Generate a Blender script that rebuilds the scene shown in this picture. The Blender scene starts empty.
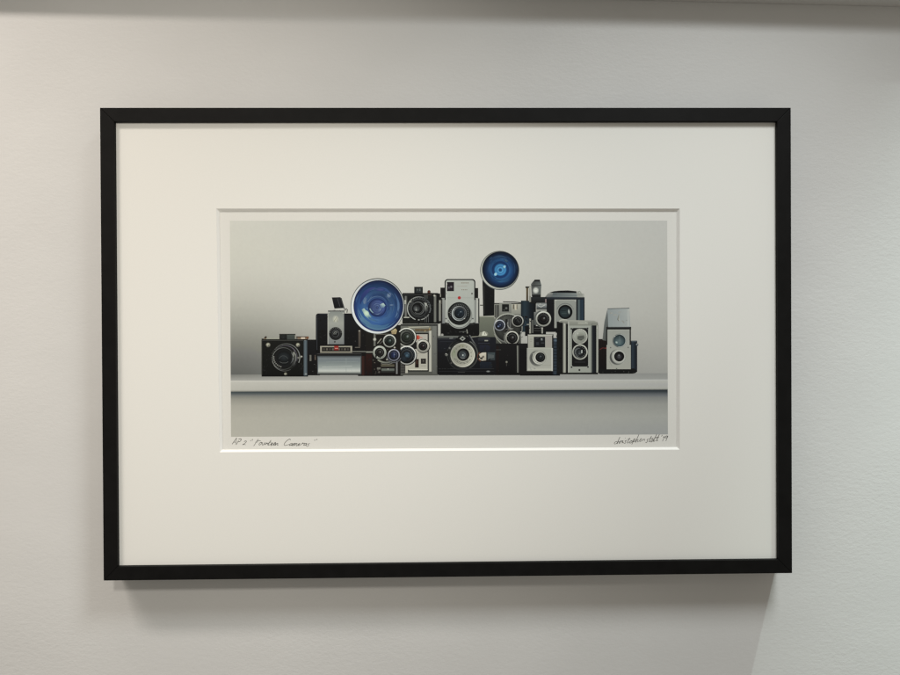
import bpy, bmesh, math, random
from mathutils import Vector
random.seed(7)
sc = bpy.context.scene
COL = sc.collection
PI = math.pi

# ------------------------------------------------------------------ camera
F_PX, W_PX = 700.0, 900.0
CX, CY, CZ = -0.0144, -0.9434, 0.0118          # relative to the picture's front-face centre
YAW, PIT, ROL = 0.0162, -0.0051, -0.0053
H0 = 1.52                                      # height of the picture's centre above the floor
fwd = Vector((math.sin(YAW)*math.cos(PIT), math.cos(YAW)*math.cos(PIT), math.sin(PIT)))
rt0 = Vector((math.cos(YAW), -math.sin(YAW), 0))
up0 = rt0.cross(fwd)
RT = math.cos(ROL)*rt0 + math.sin(ROL)*up0
UP = -math.sin(ROL)*rt0 + math.cos(ROL)*up0
cam_d = bpy.data.cameras.new('camera'); cam = bpy.data.objects.new('camera', cam_d); COL.objects.link(cam)
from mathutils import Matrix
M = Matrix(((RT.x, UP.x, -fwd.x), (RT.y, UP.y, -fwd.y), (RT.z, UP.z, -fwd.z))).to_4x4()
M.translation = Vector((CX, CY, CZ + H0))
cam.matrix_world = M
cam_d.sensor_width = 36.0; cam_d.lens = 36.0*F_PX/W_PX
cam_d.clip_start = 0.01; cam_d.clip_end = 50
sc.camera = cam
C0 = Vector((CX, CY, CZ))

def pl(u, v, y):
    """point of the print (measured on a 900x675 survey of the sheet) on the flat sheet at depth y, as (x, z)"""
    d = fwd + RT*((u-450)/F_PX) - UP*((v-337.5)/F_PX)
    t = (y - C0.y)/d.y
    p = C0 + d*t
    return p.x, p.z

# ------------------------------------------------------------------ helpers
def mat_nodes(name):
    m = bpy.data.materials.new(name); m.use_nodes = True
    nt = m.node_tree
    return m, nt, nt.nodes['Principled BSDF']

def link(o, parent=None):
    COL.objects.link(o)
    if parent: o.parent = parent
    return o

def obj_from_bm(name, bm, mat, parent=None, smooth=False):
    me = bpy.data.meshes.new(name); bm.to_mesh(me); bm.free()
    me.materials.append(mat)
    if smooth:
        for p in me.polygons: p.use_smooth = True
    return link(bpy.data.objects.new(name, me), parent)

def s2l(c):
    c /= 255.0
    return c/12.92 if c <= 0.04045 else ((c+0.055)/1.055)**2.4

# ------------------------------------------------------------------ materials
def wall_material():
    m, nt, b = mat_nodes('painted_plaster')
    tc = nt.nodes.new('ShaderNodeTexCoord')
    n1 = nt.nodes.new('ShaderNodeTexNoise'); n1.inputs['Scale'].default_value = 260; n1.inputs['Detail'].default_value = 4; n1.inputs['Roughness'].default_value = 0.6
    mp = nt.nodes.new('ShaderNodeMapping'); mp.inputs['Scale'].default_value = (0.7, 1, 1.15)
    nt.links.new(tc.outputs['Object'], mp.inputs['Vector'])
    nt.links.new(mp.outputs['Vector'], n1.inputs['Vector'])
    n2 = nt.nodes.new('ShaderNodeTexNoise'); n2.inputs['Scale'].default_value = 9; n2.inputs['Detail'].default_value = 3
    nt.links.new(mp.outputs['Vector'], n2.inputs['Vector'])
    v = nt.nodes.new('ShaderNodeTexVoronoi'); v.inputs['Scale'].default_value = 150; v.feature = 'SMOOTH_F1'
    nt.links.new(mp.outputs['Vector'], v.inputs['Vector'])
    a = nt.nodes.new('ShaderNodeMath'); a.operation = 'MULTIPLY_ADD'; a.inputs[1].default_value = 0.5
    nt.links.new(v.outputs['Distance'], a.inputs[0]); nt.links.new(n1.outputs['Fac'], a.inputs[2])
    a2 = nt.nodes.new('ShaderNodeMath'); a2.operation = 'MULTIPLY_ADD'; a2.inputs[1].default_value = 0.9
    nt.links.new(n2.outputs['Fac'], a2.inputs[0]); nt.links.new(a.outputs[0], a2.inputs[2])
    bp = nt.nodes.new('ShaderNodeBump'); bp.inputs['Distance'].default_value = 0.0006
    n3 = nt.nodes.new('ShaderNodeTexNoise'); n3.inputs['Scale'].default_value = 3.2; n3.inputs['Detail'].default_value = 2
    nt.links.new(tc.outputs['Object'], n3.inputs['Vector'])
    ms = nt.nodes.new('ShaderNodeMapRange'); ms.inputs['From Min'].default_value = 0.35; ms.inputs['From Max'].default_value = 0.65; ms.inputs['To Min'].default_value = 0.22; ms.inputs['To Max'].default_value = 0.52
    nt.links.new(n3.outputs['Fac'], ms.inputs['Value']); nt.links.new(ms.outputs['Result'], bp.inputs['Strength'])
    nt.links.new(a2.outputs[0], bp.inputs['Height'])
    nt.links.new(bp.outputs['Normal'], b.inputs['Normal'])
    # roller paint: faint uneven tone and a few small nicks
    cr = nt.nodes.new('ShaderNodeValToRGB')
    cr.color_ramp.elements[0].position = 0.3; cr.color_ramp.elements[0].color = WALL_A
    cr.color_ramp.elements[1].position = 0.7; cr.color_ramp.elements[1].color = WALL_B
    nt.links.new(n2.outputs['Fac'], cr.inputs['Fac'])
    v2 = nt.nodes.new('ShaderNodeTexVoronoi'); v2.inputs['Scale'].default_value = 6
    nt.links.new(tc.outputs['Object'], v2.inputs['Vector'])
    lt = nt.nodes.new('ShaderNodeMath'); lt.operation = 'LESS_THAN'; lt.inputs[1].default_value = 0.013
    nt.links.new(v2.outputs['Distance'], lt.inputs[0])
    mu = nt.nodes.new('ShaderNodeMath'); mu.operation = 'MULTIPLY'; mu.inputs[1].default_value = 0.3
    nt.links.new(lt.outputs[0], mu.inputs[0])
    mx = nt.nodes.new('ShaderNodeMix'); mx.data_type = 'RGBA'
    nt.links.new(mu.outputs[0], mx.inputs['Factor'])
    nt.links.new(cr.outputs['Color'], mx.inputs['A']); mx.inputs['B'].default_value = (0.25, 0.22, 0.19, 1)
    nt.links.new(mx.outputs['Result'], b.inputs['Base Color'])
    b.inputs['Roughness'].default_value = 0.6
    b.inputs['Specular IOR Level'].default_value = 0.3
    return m

def simple_mat(name, c, rough, spec=0.5, nscale=300, namt=0.03, bump=0.0, stretch=(1, 1, 1)):
    m, nt, b = mat_nodes(name)
    tc = nt.nodes.new('ShaderNodeTexCoord'); mp = nt.nodes.new('ShaderNodeMapping'); mp.inputs['Scale'].default_value = stretch
    n = nt.nodes.new('ShaderNodeTexNoise'); n.inputs['Scale'].default_value = nscale; n.inputs['Detail'].default_value = 3
    nt.links.new(tc.outputs['Object'], mp.inputs['Vector']); nt.links.new(mp.outputs['Vector'], n.inputs['Vector'])
    cr = nt.nodes.new('ShaderNodeValToRGB')
    cr.color_ramp.elements[0].position = 0.3; cr.color_ramp.elements[1].position = 0.7
    cr.color_ramp.elements[0].color = tuple(x*(1-namt) for x in c)+(1,)
    cr.color_ramp.elements[1].color = tuple(x*(1+namt) for x in c)+(1,)
    nt.links.new(n.outputs['Fac'], cr.inputs['Fac']); nt.links.new(cr.outputs['Color'], b.inputs['Base Color'])
    b.inputs['Roughness'].default_value = rough; b.inputs['Specular IOR Level'].default_value = spec
    if bump:
        bp = nt.nodes.new('ShaderNodeBump'); bp.inputs['Strength'].default_value = 0.4; bp.inputs['Distance'].default_value = bump
        nt.links.new(n.outputs['Fac'], bp.inputs['Height']); nt.links.new(bp.outputs['Normal'], b.inputs['Normal'])
    return m

def ink_material():
    m, nt, b = mat_nodes('printed_ink')
    at = nt.nodes.new('ShaderNodeAttribute'); at.attribute_name = 'ink'
    tc = nt.nodes.new('ShaderNodeTexCoord')
    n = nt.nodes.new('ShaderNodeTexNoise'); n.inputs['Scale'].default_value = 260; n.inputs['Detail'].default_value = 5; n.inputs['Roughness'].default_value = 0.65
    nt.links.new(tc.outputs['Object'], n.inputs['Vector'])
    mr = nt.nodes.new('ShaderNodeMapRange'); mr.inputs['From Min'].default_value = 0.3; mr.inputs['From Max'].default_value = 0.7
    mr.inputs['To Min'].default_value = 0.98; mr.inputs['To Max'].default_value = 1.02
    nt.links.new(n.outputs['Fac'], mr.inputs['Value'])
    vm = nt.nodes.new('ShaderNodeVectorMath'); vm.operation = 'SCALE'
    nt.links.new(at.outputs['Color'], vm.inputs[0]); nt.links.new(mr.outputs['Result'], vm.inputs['Scale'])
    nt.links.new(vm.outputs['Vector'], b.inputs['Base Color'])
    b.inputs['Roughness'].default_value = 0.7; b.inputs['Specular IOR Level'].default_value = 0.12
    return m

WALL_A = (0.665, 0.665, 0.658, 1); WALL_B = (0.695, 0.695, 0.688, 1)
m_wall = wall_material()
m_frame = simple_mat('black_stained_wood', (0.0045, 0.0043, 0.0042), 0.6, 0.14, 60, 0.25, 0.00008, (1, 1, 1))
m_mat = simple_mat('white_mat_board', (0.83, 0.825, 0.79), 0.85, 0.1, 900, 0.012, 0.00002)
m_core = simple_mat('mat_board_core', (0.88, 0.875, 0.85), 0.8, 0.1, 900, 0.01)
m_paper = simple_mat('print_paper', (0.76, 0.755, 0.72), 0.8, 0.12, 700, 0.015)
m_back = simple_mat('backing_card', (0.16, 0.13, 0.10), 0.9, 0.1, 200, 0.1)
m_ink = ink_material()
m_ledge = simple_mat('ledge_paint', (0.64, 0.635, 0.62), 0.6, 0.3)
LEDGE_OUT, LEDGE_Z = 0.0357, 0.4868

# ------------------------------------------------------------------ wall
DEPTH = 0.042                                   # the frame stands this far out from the wall
Y_WALL, Y_MAT, Y_PRINT = DEPTH + 0.001, 0.0062, 0.0095
bm = bmesh.new()
vs = [bm.verts.new((x, 0, z)) for x, z in ((-1.9, -1.52), (1.9, -1.52), (1.9, 1.2), (-1.9, 1.2))]
bm.faces.new(vs)
wall = obj_from_bm('wall', bm, m_wall)
wall.location = (0, Y_WALL, H0)
wall['kind'] = 'structure'

# ------------------------------------------------------------------ framed picture: Empty + frame, mat, print
W, H = 0.930, 0.6327
root = bpy.data.objects.new('framed_picture', None); COL.objects.link(root)
root.location = (0, DEPTH, H0 - H/2)            # base: middle of the lower edge, against the wall
root['label'] = 'wide black framed print of vintage cameras with a white mat, hanging on the wall'
root['category'] = 'framed picture'
def loc(x, y, z):                               # picture-centred -> root-local
    return (x, y - DEPTH, z + H/2)

def rail(p0, p1, inn, lab=None):
    """mitred moulding from outer corner p0 to p1; inn = unit vector towards the opening"""
    FW, LIP = 0.0186, 0.0062
    t = (Vector(p1) - Vector(p0)).normalized()
    n = Vector(inn)
    # profile (distance in from the outer edge, depth)
    prof = [(0.0, DEPTH), (0.0, 0.0), (FW, 0.0), (FW, LIP - 0.0002), (0.011, LIP - 0.0002), (0.011, DEPTH)]
    bm = bmesh.new()
    rings = []
    for p, s in ((Vector(p0), 1), (Vector(p1), -1)):
        ring = []
        for d, y in prof:
            q = p + n*d + t*(s*(d + 0.00012))
            ring.append(bm.verts.new(loc(q.x, y, q.y)))
        rings.append(ring)
    k = len(prof)
    for i in range(k):
        j = (i+1) % k
        bm.faces.new((rings[0][i], rings[0][j], rings[1][j], rings[1][i]))
    bm.faces.new(rings[0][::-1]); bm.faces.new(rings[1])
    bmesh.ops.recalc_face_normals(bm, faces=bm.faces)
    sel = [e for e in bm.edges if all(abs(v.co.y + DEPTH) < 1e-6 for v in e.verts)]
    bmesh.ops.bevel(bm, geom=sel, offset=0.0007, segments=2, affect='EDGES', profile=0.6)
    return obj_from_bm('frame_rail', bm, m_frame, root)
hw, hh = W/2, H/2
rail((-hw, hh), (hw, hh), (0, -1))
rail((-hw, -hh), (hw, -hh), (0, 1))
rail((-hw, -hh), (-hw, hh), (1, 0))
rail((hw, -hh), (hw, hh), (-1, 0))

# backing board closing the back of the frame
bm = bmesh.new()
bmesh.ops.create_cube(bm, size=1)
for v in bm.verts:
    v.co = Vector(loc(v.co.x*(W-0.0225), 0.016 + v.co.y*0.004, v.co.z*(H-0.0225)))
obj_from_bm('backing_board', bm, m_back, root)

# mat board with a bevelled window
op = [pl(216.3, 208.6, Y_MAT), pl(679.8, 208.6, Y_MAT), pl(679.8, 449.6, Y_MAT), pl(219.6, 452.2, Y_MAT)]
ocx = sum(p[0] for p in op)/4; ocz = sum(p[1] for p in op)/4
BEV = 0.0030
def inset(p, d): return (p[0] + (d if p[0] < ocx else -d), p[1] + (d if p[1] < ocz else -d))
x0, x1, z0, z1 = -W/2+0.0118, W/2-0.0118, -H/2+0.0118, H/2-0.0118
outer = [(x0, z1), (x1, z1), (x1, z0), (x0, z0)]
bm = bmesh.new()
A = [bm.verts.new(loc(p[0], Y_MAT, p[1])) for p in outer]
B = [bm.verts.new(loc(p[0], Y_MAT, p[1])) for p in op]
A2 = [bm.verts.new(loc(p[0], Y_PRINT-0.0002, p[1])) for p in outer]
B2 = [bm.verts.new(loc(*((lambda q: (q[0], Y_PRINT-0.0002, q[1]))(inset(p, BEV+0.0004))))) for p in op]
for i in range(4):
    j = (i+1) % 4
    bm.faces.new((A[i], A[j], B[j], B[i]))
    bm.faces.new((A2[j], A2[i], B2[i], B2[j]))
    bm.faces.new((A[j], A[i], A2[i], A2[j]))
bmesh.ops.recalc_face_normals(bm, faces=bm.faces)
mat_board = obj_from_bm('mat_board', bm, m_mat, root)
bm = bmesh.new()
B = [bm.verts.new(loc(p[0], Y_MAT, p[1])) for p in op]
B2 = [bm.verts.new(loc(*((lambda q: (q[0], Y_PRINT-0.0003, q[1]))(inset(p, BEV))))) for p in op]
for i in range(4):
    j = (i+1) % 4
    bm.faces.new((B[i], B[j], B2[j], B2[i]))
obj_from_bm('window_bevel', bm, m_core, mat_board)

# print paper (thin sheet)
bm = bmesh.new(); bmesh.ops.create_cube(bm, size=1)
pw, ph = 0.70, 0.42
for v in bm.verts:
    v.co = Vector(loc(ocx + v.co.x*pw, Y_PRINT + 0.0003 + v.co.y*0.0006, ocz + v.co.z*ph))
art = obj_from_bm('art_print', bm, m_paper, root)

# ------------------------------------------------------------------ printing on the sheet
MAT_SEEN = (216, 212, 201)
INK_K = [0.82/s2l(c) for c in MAT_SEEN]
def ink(c):
    # neutral the cast: greys of the print lean slightly to olive
    c = (c[0], c[1], c[2]-(3 if max(c) > 120 else 0)-0.3*max(0, min(14, c[2]-max(c[0], c[1]))))
    c = tuple(max(0, x) for x in c)
    return tuple(min(0.9, max(0.003, s2l(x)*k)) for x, k in zip(c, INK_K))
LAYERS = []
STEP = 6e-6
def layer_for(bb):
    z = 0
    for (a, b, c, d, k) in LAYERS:
        if k >= z and a < bb[2] and c > bb[0] and b < bb[3] and d > bb[1]: z = k
    LAYERS.append((bb[0], bb[1], bb[2], bb[3], z+1))
    return z+1

def mixc(a, b, t): return tuple(x+(y-x)*t for x, y in zip(a, b))

class Print:
    def __init__(self, tone=(1, 1, 1)): self.v = []; self.f = []; self.c = []; self.tone = tone
    def add(self, pts, faces, cols):
        us = [p[0] for p in pts]; vs_ = [p[1] for p in pts]
        k = layer_for((min(us), min(vs_), max(us), max(vs_)))
        y = Y_PRINT - 0.00001 - k*STEP
        o = len(self.v)
        for (u, v), c in zip(pts, cols):
            x, z = pl(u, v, y)
            self.v.append(loc(x, y, z)); self.c.append(c)
        self.f += [tuple(o+i for i in f) for f in faces]
    # -- shapes
    def grid(self, quad, nx, ny, fn):
        (ax, ay), (bx, by), (cx, cy), (dx, dy) = quad       # TL TR BR BL
        pts, cols, fs = [], [], []
        for j in range(ny+1):
            t = j/ny
            for i in range(nx+1):
                s = i/nx
                u = (ax*(1-s)+bx*s)*(1-t) + (dx*(1-s)+cx*s)*t
                v = (ay*(1-s)+by*s)*(1-t) + (dy*(1-s)+cy*s)*t
                pts.append((u, v)); cols.append(fn(s, t))
        for j in range(ny):
            for i in range(nx):
                a = j*(nx+1)+i
                fs.append((a, a+1, a+nx+2, a+nx+1))
        self.add(pts, fs, cols)
    def rect(self, x0, y0, x1, y1, c, c2=None, horiz=False):
        c2 = c2 or c
        cols = [c, c2, c2, c] if horiz else [c, c, c2, c2]
        self.add([(x0, y0), (x1, y0), (x1, y1), (x0, y1)], [(0, 1, 2, 3)], cols)
    def bands(self, x0, y0, x1, y1, stops, horiz=False):
        """several-stop gradient; stops = [(0..1, colour)]"""
        pts, cols, fs = [], [], []
        for t, c in stops:
            if horiz:
                x = x0+(x1-x0)*t; pts += [(x, y0), (x, y1)]
            else:
                y = y0+(y1-y0)*t; pts += [(x0, y), (x1, y)]
            cols += [c, c]
        for i in range(len(stops)-1):
            a = 2*i; fs.append((a, a+1, a+3, a+2))
        self.add(pts, fs, cols)
    def poly(self, pts, c, cols=None):
        self.add(pts, [tuple(range(len(pts)))], cols or [c]*len(pts))
    def rrect(self, x0, y0, x1, y1, r, c, c2=None):
        c2 = c2 or c
        pts = []
        for (cx, cy, a0) in ((x1-r, y0+r, -90), (x1-r, y1-r, 0), (x0+r, y1-r, 90), (x0+r, y0+r, 180)):
            for k in range(5):
                a = math.radians(a0+k*22.5)
                pts.append((cx+r*math.cos(a), cy+r*math.sin(a)))
        self.poly(pts, c, [mixc(c, c2, (p[1]-y0)/(y1-y0)) for p in pts])
    def disc(self, cx, cy, r, stops, ry=None, lit=0.0, ang=-45, n=40):
        """radial gradient; stops from centre outwards as (fraction, colour); lit brightens towards angle ang"""
        k = (ry or r)/r
        pts = [(cx, cy)]; cols = [stops[0][1]]; fs = []
        st = stops if stops[0][0] > 0 else stops[1:]
        for q, (t, c) in enumerate(st):
            for i in range(n):
                a = 2*PI*i/n
                pts.append((cx+r*t*math.cos(a), cy+r*t*k*math.sin(a)))
                g = 1+lit*math.cos(a-math.radians(ang))*min(1, t+0.2)
                cols.append(tuple(max(0, x*g) for x in c))
        for i in range(n):
            fs.append((0, 1+i, 1+(i+1) % n))
        for q in range(len(st)-1):
            o = 1+q*n
            for i in range(n):
                j = (i+1) % n
                fs.append((o+i, o+n+i, o+n+j, o+j))
        self.add(pts, fs, cols)
    def arc(self, cx, cy, r, w, a0, a1, c, c2=None, k=1.0, n=None, taper=False):
        """ring segment centred on radius r, width w; colour runs from c (a0) to c2 (a1)"""
        c2 = c2 or c
        n = n or max(6, int(abs(a1-a0)/9))
        pts, cols, fs = [], [], []
        for i in range(n+1):
            t = i/n; a = math.radians(a0+(a1-a0)*t)
            ww = w*(math.sin(PI*t)*0.9+0.1 if taper else 1)
            for rr in (r-ww/2, r+ww/2):
                pts.append((cx+rr*math.cos(a), cy+rr*k*math.sin(a))); cols.append(mixc(c, c2, t))
        for i in range(n):
            a = 2*i; fs.append((a, a+1, a+3, a+2))
        self.add(pts, fs, cols)
    def ring(self, cx, cy, r, w, c, lit=0.25, ang=-60, k=1.0, n=40):
        pts, cols, fs = [], [], []
        for i in range(n):
            a = 2*PI*i/n; g = 1+lit*math.cos(a-math.radians(ang))
            for rr in (r-w/2, r+w/2):
                pts.append((cx+rr*math.cos(a), cy+rr*k*math.sin(a))); cols.append(tuple(x*g for x in c))
        for i in range(n):
            a, b = 2*i, 2*((i+1) % n); fs.append((a, a+1, b+1, b))
        self.add(pts, fs, cols)
    def line(self, pts, w, c, w2=None):
        w2 = w if w2 is None else w2
        out, cols, fs = [], [], []
        m = len(pts)
        for i, p in enumerate(pts):
            a = pts[max(0, i-1)]; b = pts[min(m-1, i+1)]
            dx, dy = b[0]-a[0], b[1]-a[1]; L = math.hypot(dx, dy) or 1
            ww = (w+(w2-w)*i/max(1, m-1))/2
            out += [(p[0]-dy/L*ww, p[1]+dx/L*ww), (p[0]+dy/L*ww, p[1]-dx/L*ww)]; cols += [c, c]
        for i in range(m-1):
            a = 2*i; fs.append((a, a+1, a+3, a+2))
        self.add(out, fs, cols)
    def blob(self, cx, cy, rx, ry, rot, c, edge):
        """soft-edged oval highlight"""
        a = math.radians(rot); n = 20
        pts, cols, fs = [(cx, cy)], [c], []
        for t, q in ((0.45, 0.2), (1.0, 1.0)):
            for i in range(n):
                b = 2*PI*i/n
                x, y = rx*t*math.cos(b), ry*t*math.sin(b)
                pts.append((cx+x*math.cos(a)-y*math.sin(a), cy+x*math.sin(a)+y*math.cos(a))); cols.append(mixc(c, edge, q))
        for i in range(n):
            j = (i+1) % n
            fs += [(0, 1+i, 1+j), (1+i, 1+n+i, 1+n+j, 1+j)]
        self.add(pts, fs, cols)
    def glints(self, x0, y0, x1, y1, n, lo=45, hi=120, tint=(1, 1, 0.95), size=0.7):
        for _ in range(n):
            x, y = random.uniform(x0, x1), random.uniform(y0, y1)
            g = random.uniform(lo, hi); s = random.uniform(0.4, 1.0)*size
            c = tuple(g*t for t in tint)
            if random.random() < 0.5: self.rect(x, y, x+s*random.uniform(1, 3), y+s, c)
            else: self.rect(x, y, x+s, y+s*random.uniform(1, 3), c)
    def worn(self, x0, y0, x1, y1, n, base=24):
        for _ in range(n):
            x, y = random.uniform(x0, x1), random.uniform(y0, y1); g = base+random.choice((-1, 1))*random.uniform(4, 13)
            self.blob(x, y, random.uniform(.6, 2.2), random.uniform(.3, .9), random.uniform(0, 180), (g, g, g*.97), (base, base, base*.97))
    def sparkle(self, pts):
        for x, y in pts:
            self.rect(x-.35, y-.35, x+.35, y+.35, (236, 235, 226)); self.rect(x-.9, y-.15, x+.9, y+.15, (190, 189, 180))
    def engrave(self, cx, cy, r, a0, a1, n, c):
        for i in range(n):
            a = math.radians(a0+(a1-a0)*i/(n-1)); w = random.uniform(.3, .6)
            x, y = cx+r*math.cos(a), cy+r*math.sin(a)
            self.line([(x-w*math.sin(a), y+w*math.cos(a)), (x+w*math.sin(a), y-w*math.cos(a))], .45, c)
    def done(self, name, label=None):
        me = bpy.data.meshes.new(name)
        me.from_pydata(self.v, [], self.f); me.update()
        at = me.color_attributes.new('ink', 'FLOAT_COLOR', 'POINT')
        for i, c in enumerate(self.c):
            at.data[i].color = ink(tuple(x*t for x, t in zip(c, self.tone)))+(1.0,)
        me.materials.append(m_ink)
        # all faces towards the viewer (-y)
        bm = bmesh.new(); bm.from_mesh(me)
        flip = [f for f in bm.faces if f.normal.y > 0]
        bmesh.ops.reverse_faces(bm, faces=flip)
        bm.to_mesh(me); bm.free()
        o = link(bpy.data.objects.new(name, me), art)
        if label: o['label'] = label
        return o

def lerp_stops(stops, t):
    if t <= stops[0][0]: return stops[0][1]
    for (a, ca), (b, cb) in zip(stops, stops[1:]):
        if t <= b: return mixc(ca, cb, (t-a)/(b-a))
    return stops[-1][1]

# ---- backdrop and shelf of the pictured still life
TL, TR, BR, BL = (229.9, 220.8), (667.2, 220.6), (667.9, 434.4), (231.0, 436.8)
def edge_l(v): return TL[0]+(BL[0]-TL[0])*(v-TL[1])/(BL[1]-TL[1])
def edge_r(v): return TR[0]+(BR[0]-TR[0])*(v-TR[1])/(BR[1]-TR[1])
P = Print((0.975, 0.975, 0.98))
left = [(0, (201, 199, 185)), (0.2, (199, 197, 182)), (0.34, (195, 193, 179)), (0.5, (182, 180, 167)), (0.62, (164, 163, 151)), (0.74, (140, 139, 129)), (0.88, (110, 110, 102)), (1, (92, 93, 86))]
mid = [(0, (194, 192, 179)), (0.3, (197, 195, 182)), (0.55, (190, 188, 176)), (0.75, (168, 167, 156)), (1, (150, 149, 140))]
right = [(0, (191, 188, 177)), (0.3, (190, 187, 175)), (0.6, (184, 181, 169)), (0.8, (175, 172, 161)), (1, (162, 160, 151))]
def back(s, t):
    s2 = min(1, s*3.3)
    s2 = s2*s2*(3-2*s2)
    a = mixc(lerp_stops(left, t), lerp_stops(mid, t), s2)
    if s > 0.5:
        q = (s-0.5)/0.5; a = mixc(lerp_stops(mid, t), lerp_stops(right, t), q)
    return a
P.grid((TL, TR, (edge_r(376), 375.2), (edge_l(377), 377.0)), 44, 36, back)
P.done('printed_backdrop')
P = Print((0.975, 0.975, 0.98))
yl, yr = 375.4, 373.8
def q4(a0, a1, b0, b1): return ((edge_l(a0), a0), (edge_r(b0), b0), (edge_r(b1), b1), (edge_l(a1), a1))
P.grid(q4(374.6, 380.6, 373.2, 379.4), 30, 4, lambda s, t: mixc(mixc((120, 120, 113), (146, 145, 138), min(1, s*5)), (158, 157, 149), t))
P.grid(q4(380.6, 391.6, 379.4, 389.6), 20, 6, lambda s, t: lerp_stops([(0, mixc((196, 194, 182), (190, 188, 180), s)), (0.14, (184, 182, 170)), (0.5, mixc((180, 178, 166), (176, 174, 166), s)), (0.95, (176, 174, 162)), (1, (140, 139, 130))], t))
P.grid(q4(391.6, 436.8, 389.6, 434.4), 24, 60, lambda s, t: lerp_stops([(0, mixc((58, 66, 65), (40, 46, 48), s)), (0.045, mixc((80, 86, 83), (58, 63, 64), s)), (0.09, mixc((118, 119, 111), (94, 97, 95), s)), (0.17, mixc((145, 143, 132), (130, 130, 125), s)), (0.32, mixc((164, 161, 148), (154, 153, 144), s)), (0.6, mixc((173, 170, 156), (166, 165, 155), s)), (1, mixc((175, 172, 158), (159, 159, 153), s))], t))
P.done('printed_shelf')

# ---- the pictured cameras, back ones first
CAM = (0.885, 0.885, 0.86)
K0, K1, K2 = (17, 17, 17), (26, 26, 27), (38, 38, 38)
SIL, SILD, SILL, WHT = (168, 169, 162), (120, 122, 116), (190, 190, 182), (212, 210, 200)

def lens(P, x, y, r, rim, rimw, inner=(16, 17, 17), core=(46, 52, 54), glint=True, lit=0.18):
    P.disc(x+0.3, y+0.3, r+0.5, [(0, (20, 20, 19)), (1, (24, 24, 23))], n=36)
    P.disc(x, y, r, [(0, rim), (1, rim)], lit=lit, ang=-70)
    ri = r-rimw
    P.arc(x, y, r-rimw*0.5, rimw*0.55, 195, 275, mixc(rim, (250, 250, 244), .55), mixc(rim, (250, 250, 244), .8), taper=True)
    P.arc(x, y, r-rimw*0.5, rimw*0.6, 20, 110, mixc(rim, (90, 90, 86), .35), taper=True)
    P.disc(x, y, ri, [(0, core), (0.3, mixc(core, inner, .3)), (0.42, inner), (0.62, mixc(inner, (60, 62, 60), .35)), (0.72, inner), (1, (12, 12, 12))], lit=0.3, ang=-50)
    P.ring(x, y, ri*0.68, 0.45, mixc(inner, (90, 92, 90), .55), lit=.5)
    if glint:
        P.blob(x+ri*0.12, y-ri*0.1, ri*0.16, ri*0.2, 20, (135, 142, 140), core)

# flash two with its dark grip
P = Print((0.76, 0.80, 0.76))
P.poly([(482.4, 280), (494.6, 284), (494.4, 315.6), (483.2, 316)], K0, [(26, 25, 26), (28, 27, 27), (16, 16, 17), (20, 20, 20)])
P.line([(484.2, 286), (484.4, 314)], 0.8, (52, 50, 48)); P.line([(480, 305.2), (483.2, 305.2)], 1.0, (90, 86, 78))
P.glints(484, 288, 493, 314, 14, 22, 52)
P.disc(499.7, 270.4, 19.6, [(0, (60, 60, 64)), (1, (92, 92, 94))], lit=0.1, ang=140)
P.disc(499.8, 270.2, 19.1, [(0, (150, 143, 140)), (1, (176, 168, 164))], lit=0.34, ang=145)
P.disc(500.4, 269.7, 18.2, [(0, (16, 26, 48)), (1, (26, 36, 58))], n=48)
P.disc(500.4, 269.7, 17.8, [(0, (112, 190, 246)), (0.2, (92, 166, 236)), (0.3, (72, 144, 216)), (0.36, (30, 62, 118)), (0.46, (26, 58, 116)), (0.52, (50, 96, 156)), (0.64, (38, 76, 132)), (0.78, (26, 50, 94)), (0.9, (19, 34, 66)), (1, (15, 24, 46))], lit=0.12, ang=60, n=48)
P.arc(500.4, 269.7, 11.6, 2.6, 20, 120, (36, 72, 128), (70, 120, 170), taper=True)
P.arc(500.2, 269.7, 13.4, 2.2, 215, 300, (30, 56, 100), (66, 92, 126), taper=True)
P.blob(495.6, 274.2, 1.6, 1.9, 40, (230, 255, 262), (92, 166, 236))
P.blob(504.4, 266.8, 1.5, 1.9, 30, (215, 250, 262), (80, 152, 222))
P.disc(500.3, 270, 1.9, [(0, (30, 62, 118)), (0.6, (40, 84, 150)), (1, (70, 132, 196))])
P.arc(500.3, 270, 3.6, 0.5, 0, 360, (46, 100, 164))
P.blob(506, 260.6, 2.6, 1.2, 35, (84, 112, 140), (26, 50, 94))
for _ in range(30):
    a0 = random.uniform(0, 360); rr = random.uniform(9, 16.6)
    t = (rr-9)/8
    P.arc(500.4, 269.7, rr, random.uniform(.5, 1.5), a0, a0+random.uniform(12, 46), mixc(mixc((46, 90, 150), (20, 36, 70), t), random.choice([(96, 140, 186), (12, 22, 46)]), random.uniform(.1, .3)), taper=True)
P.done('printed_flashgun', 'smaller deep blue flash dish on a black upright grip, printed near the top')

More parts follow.
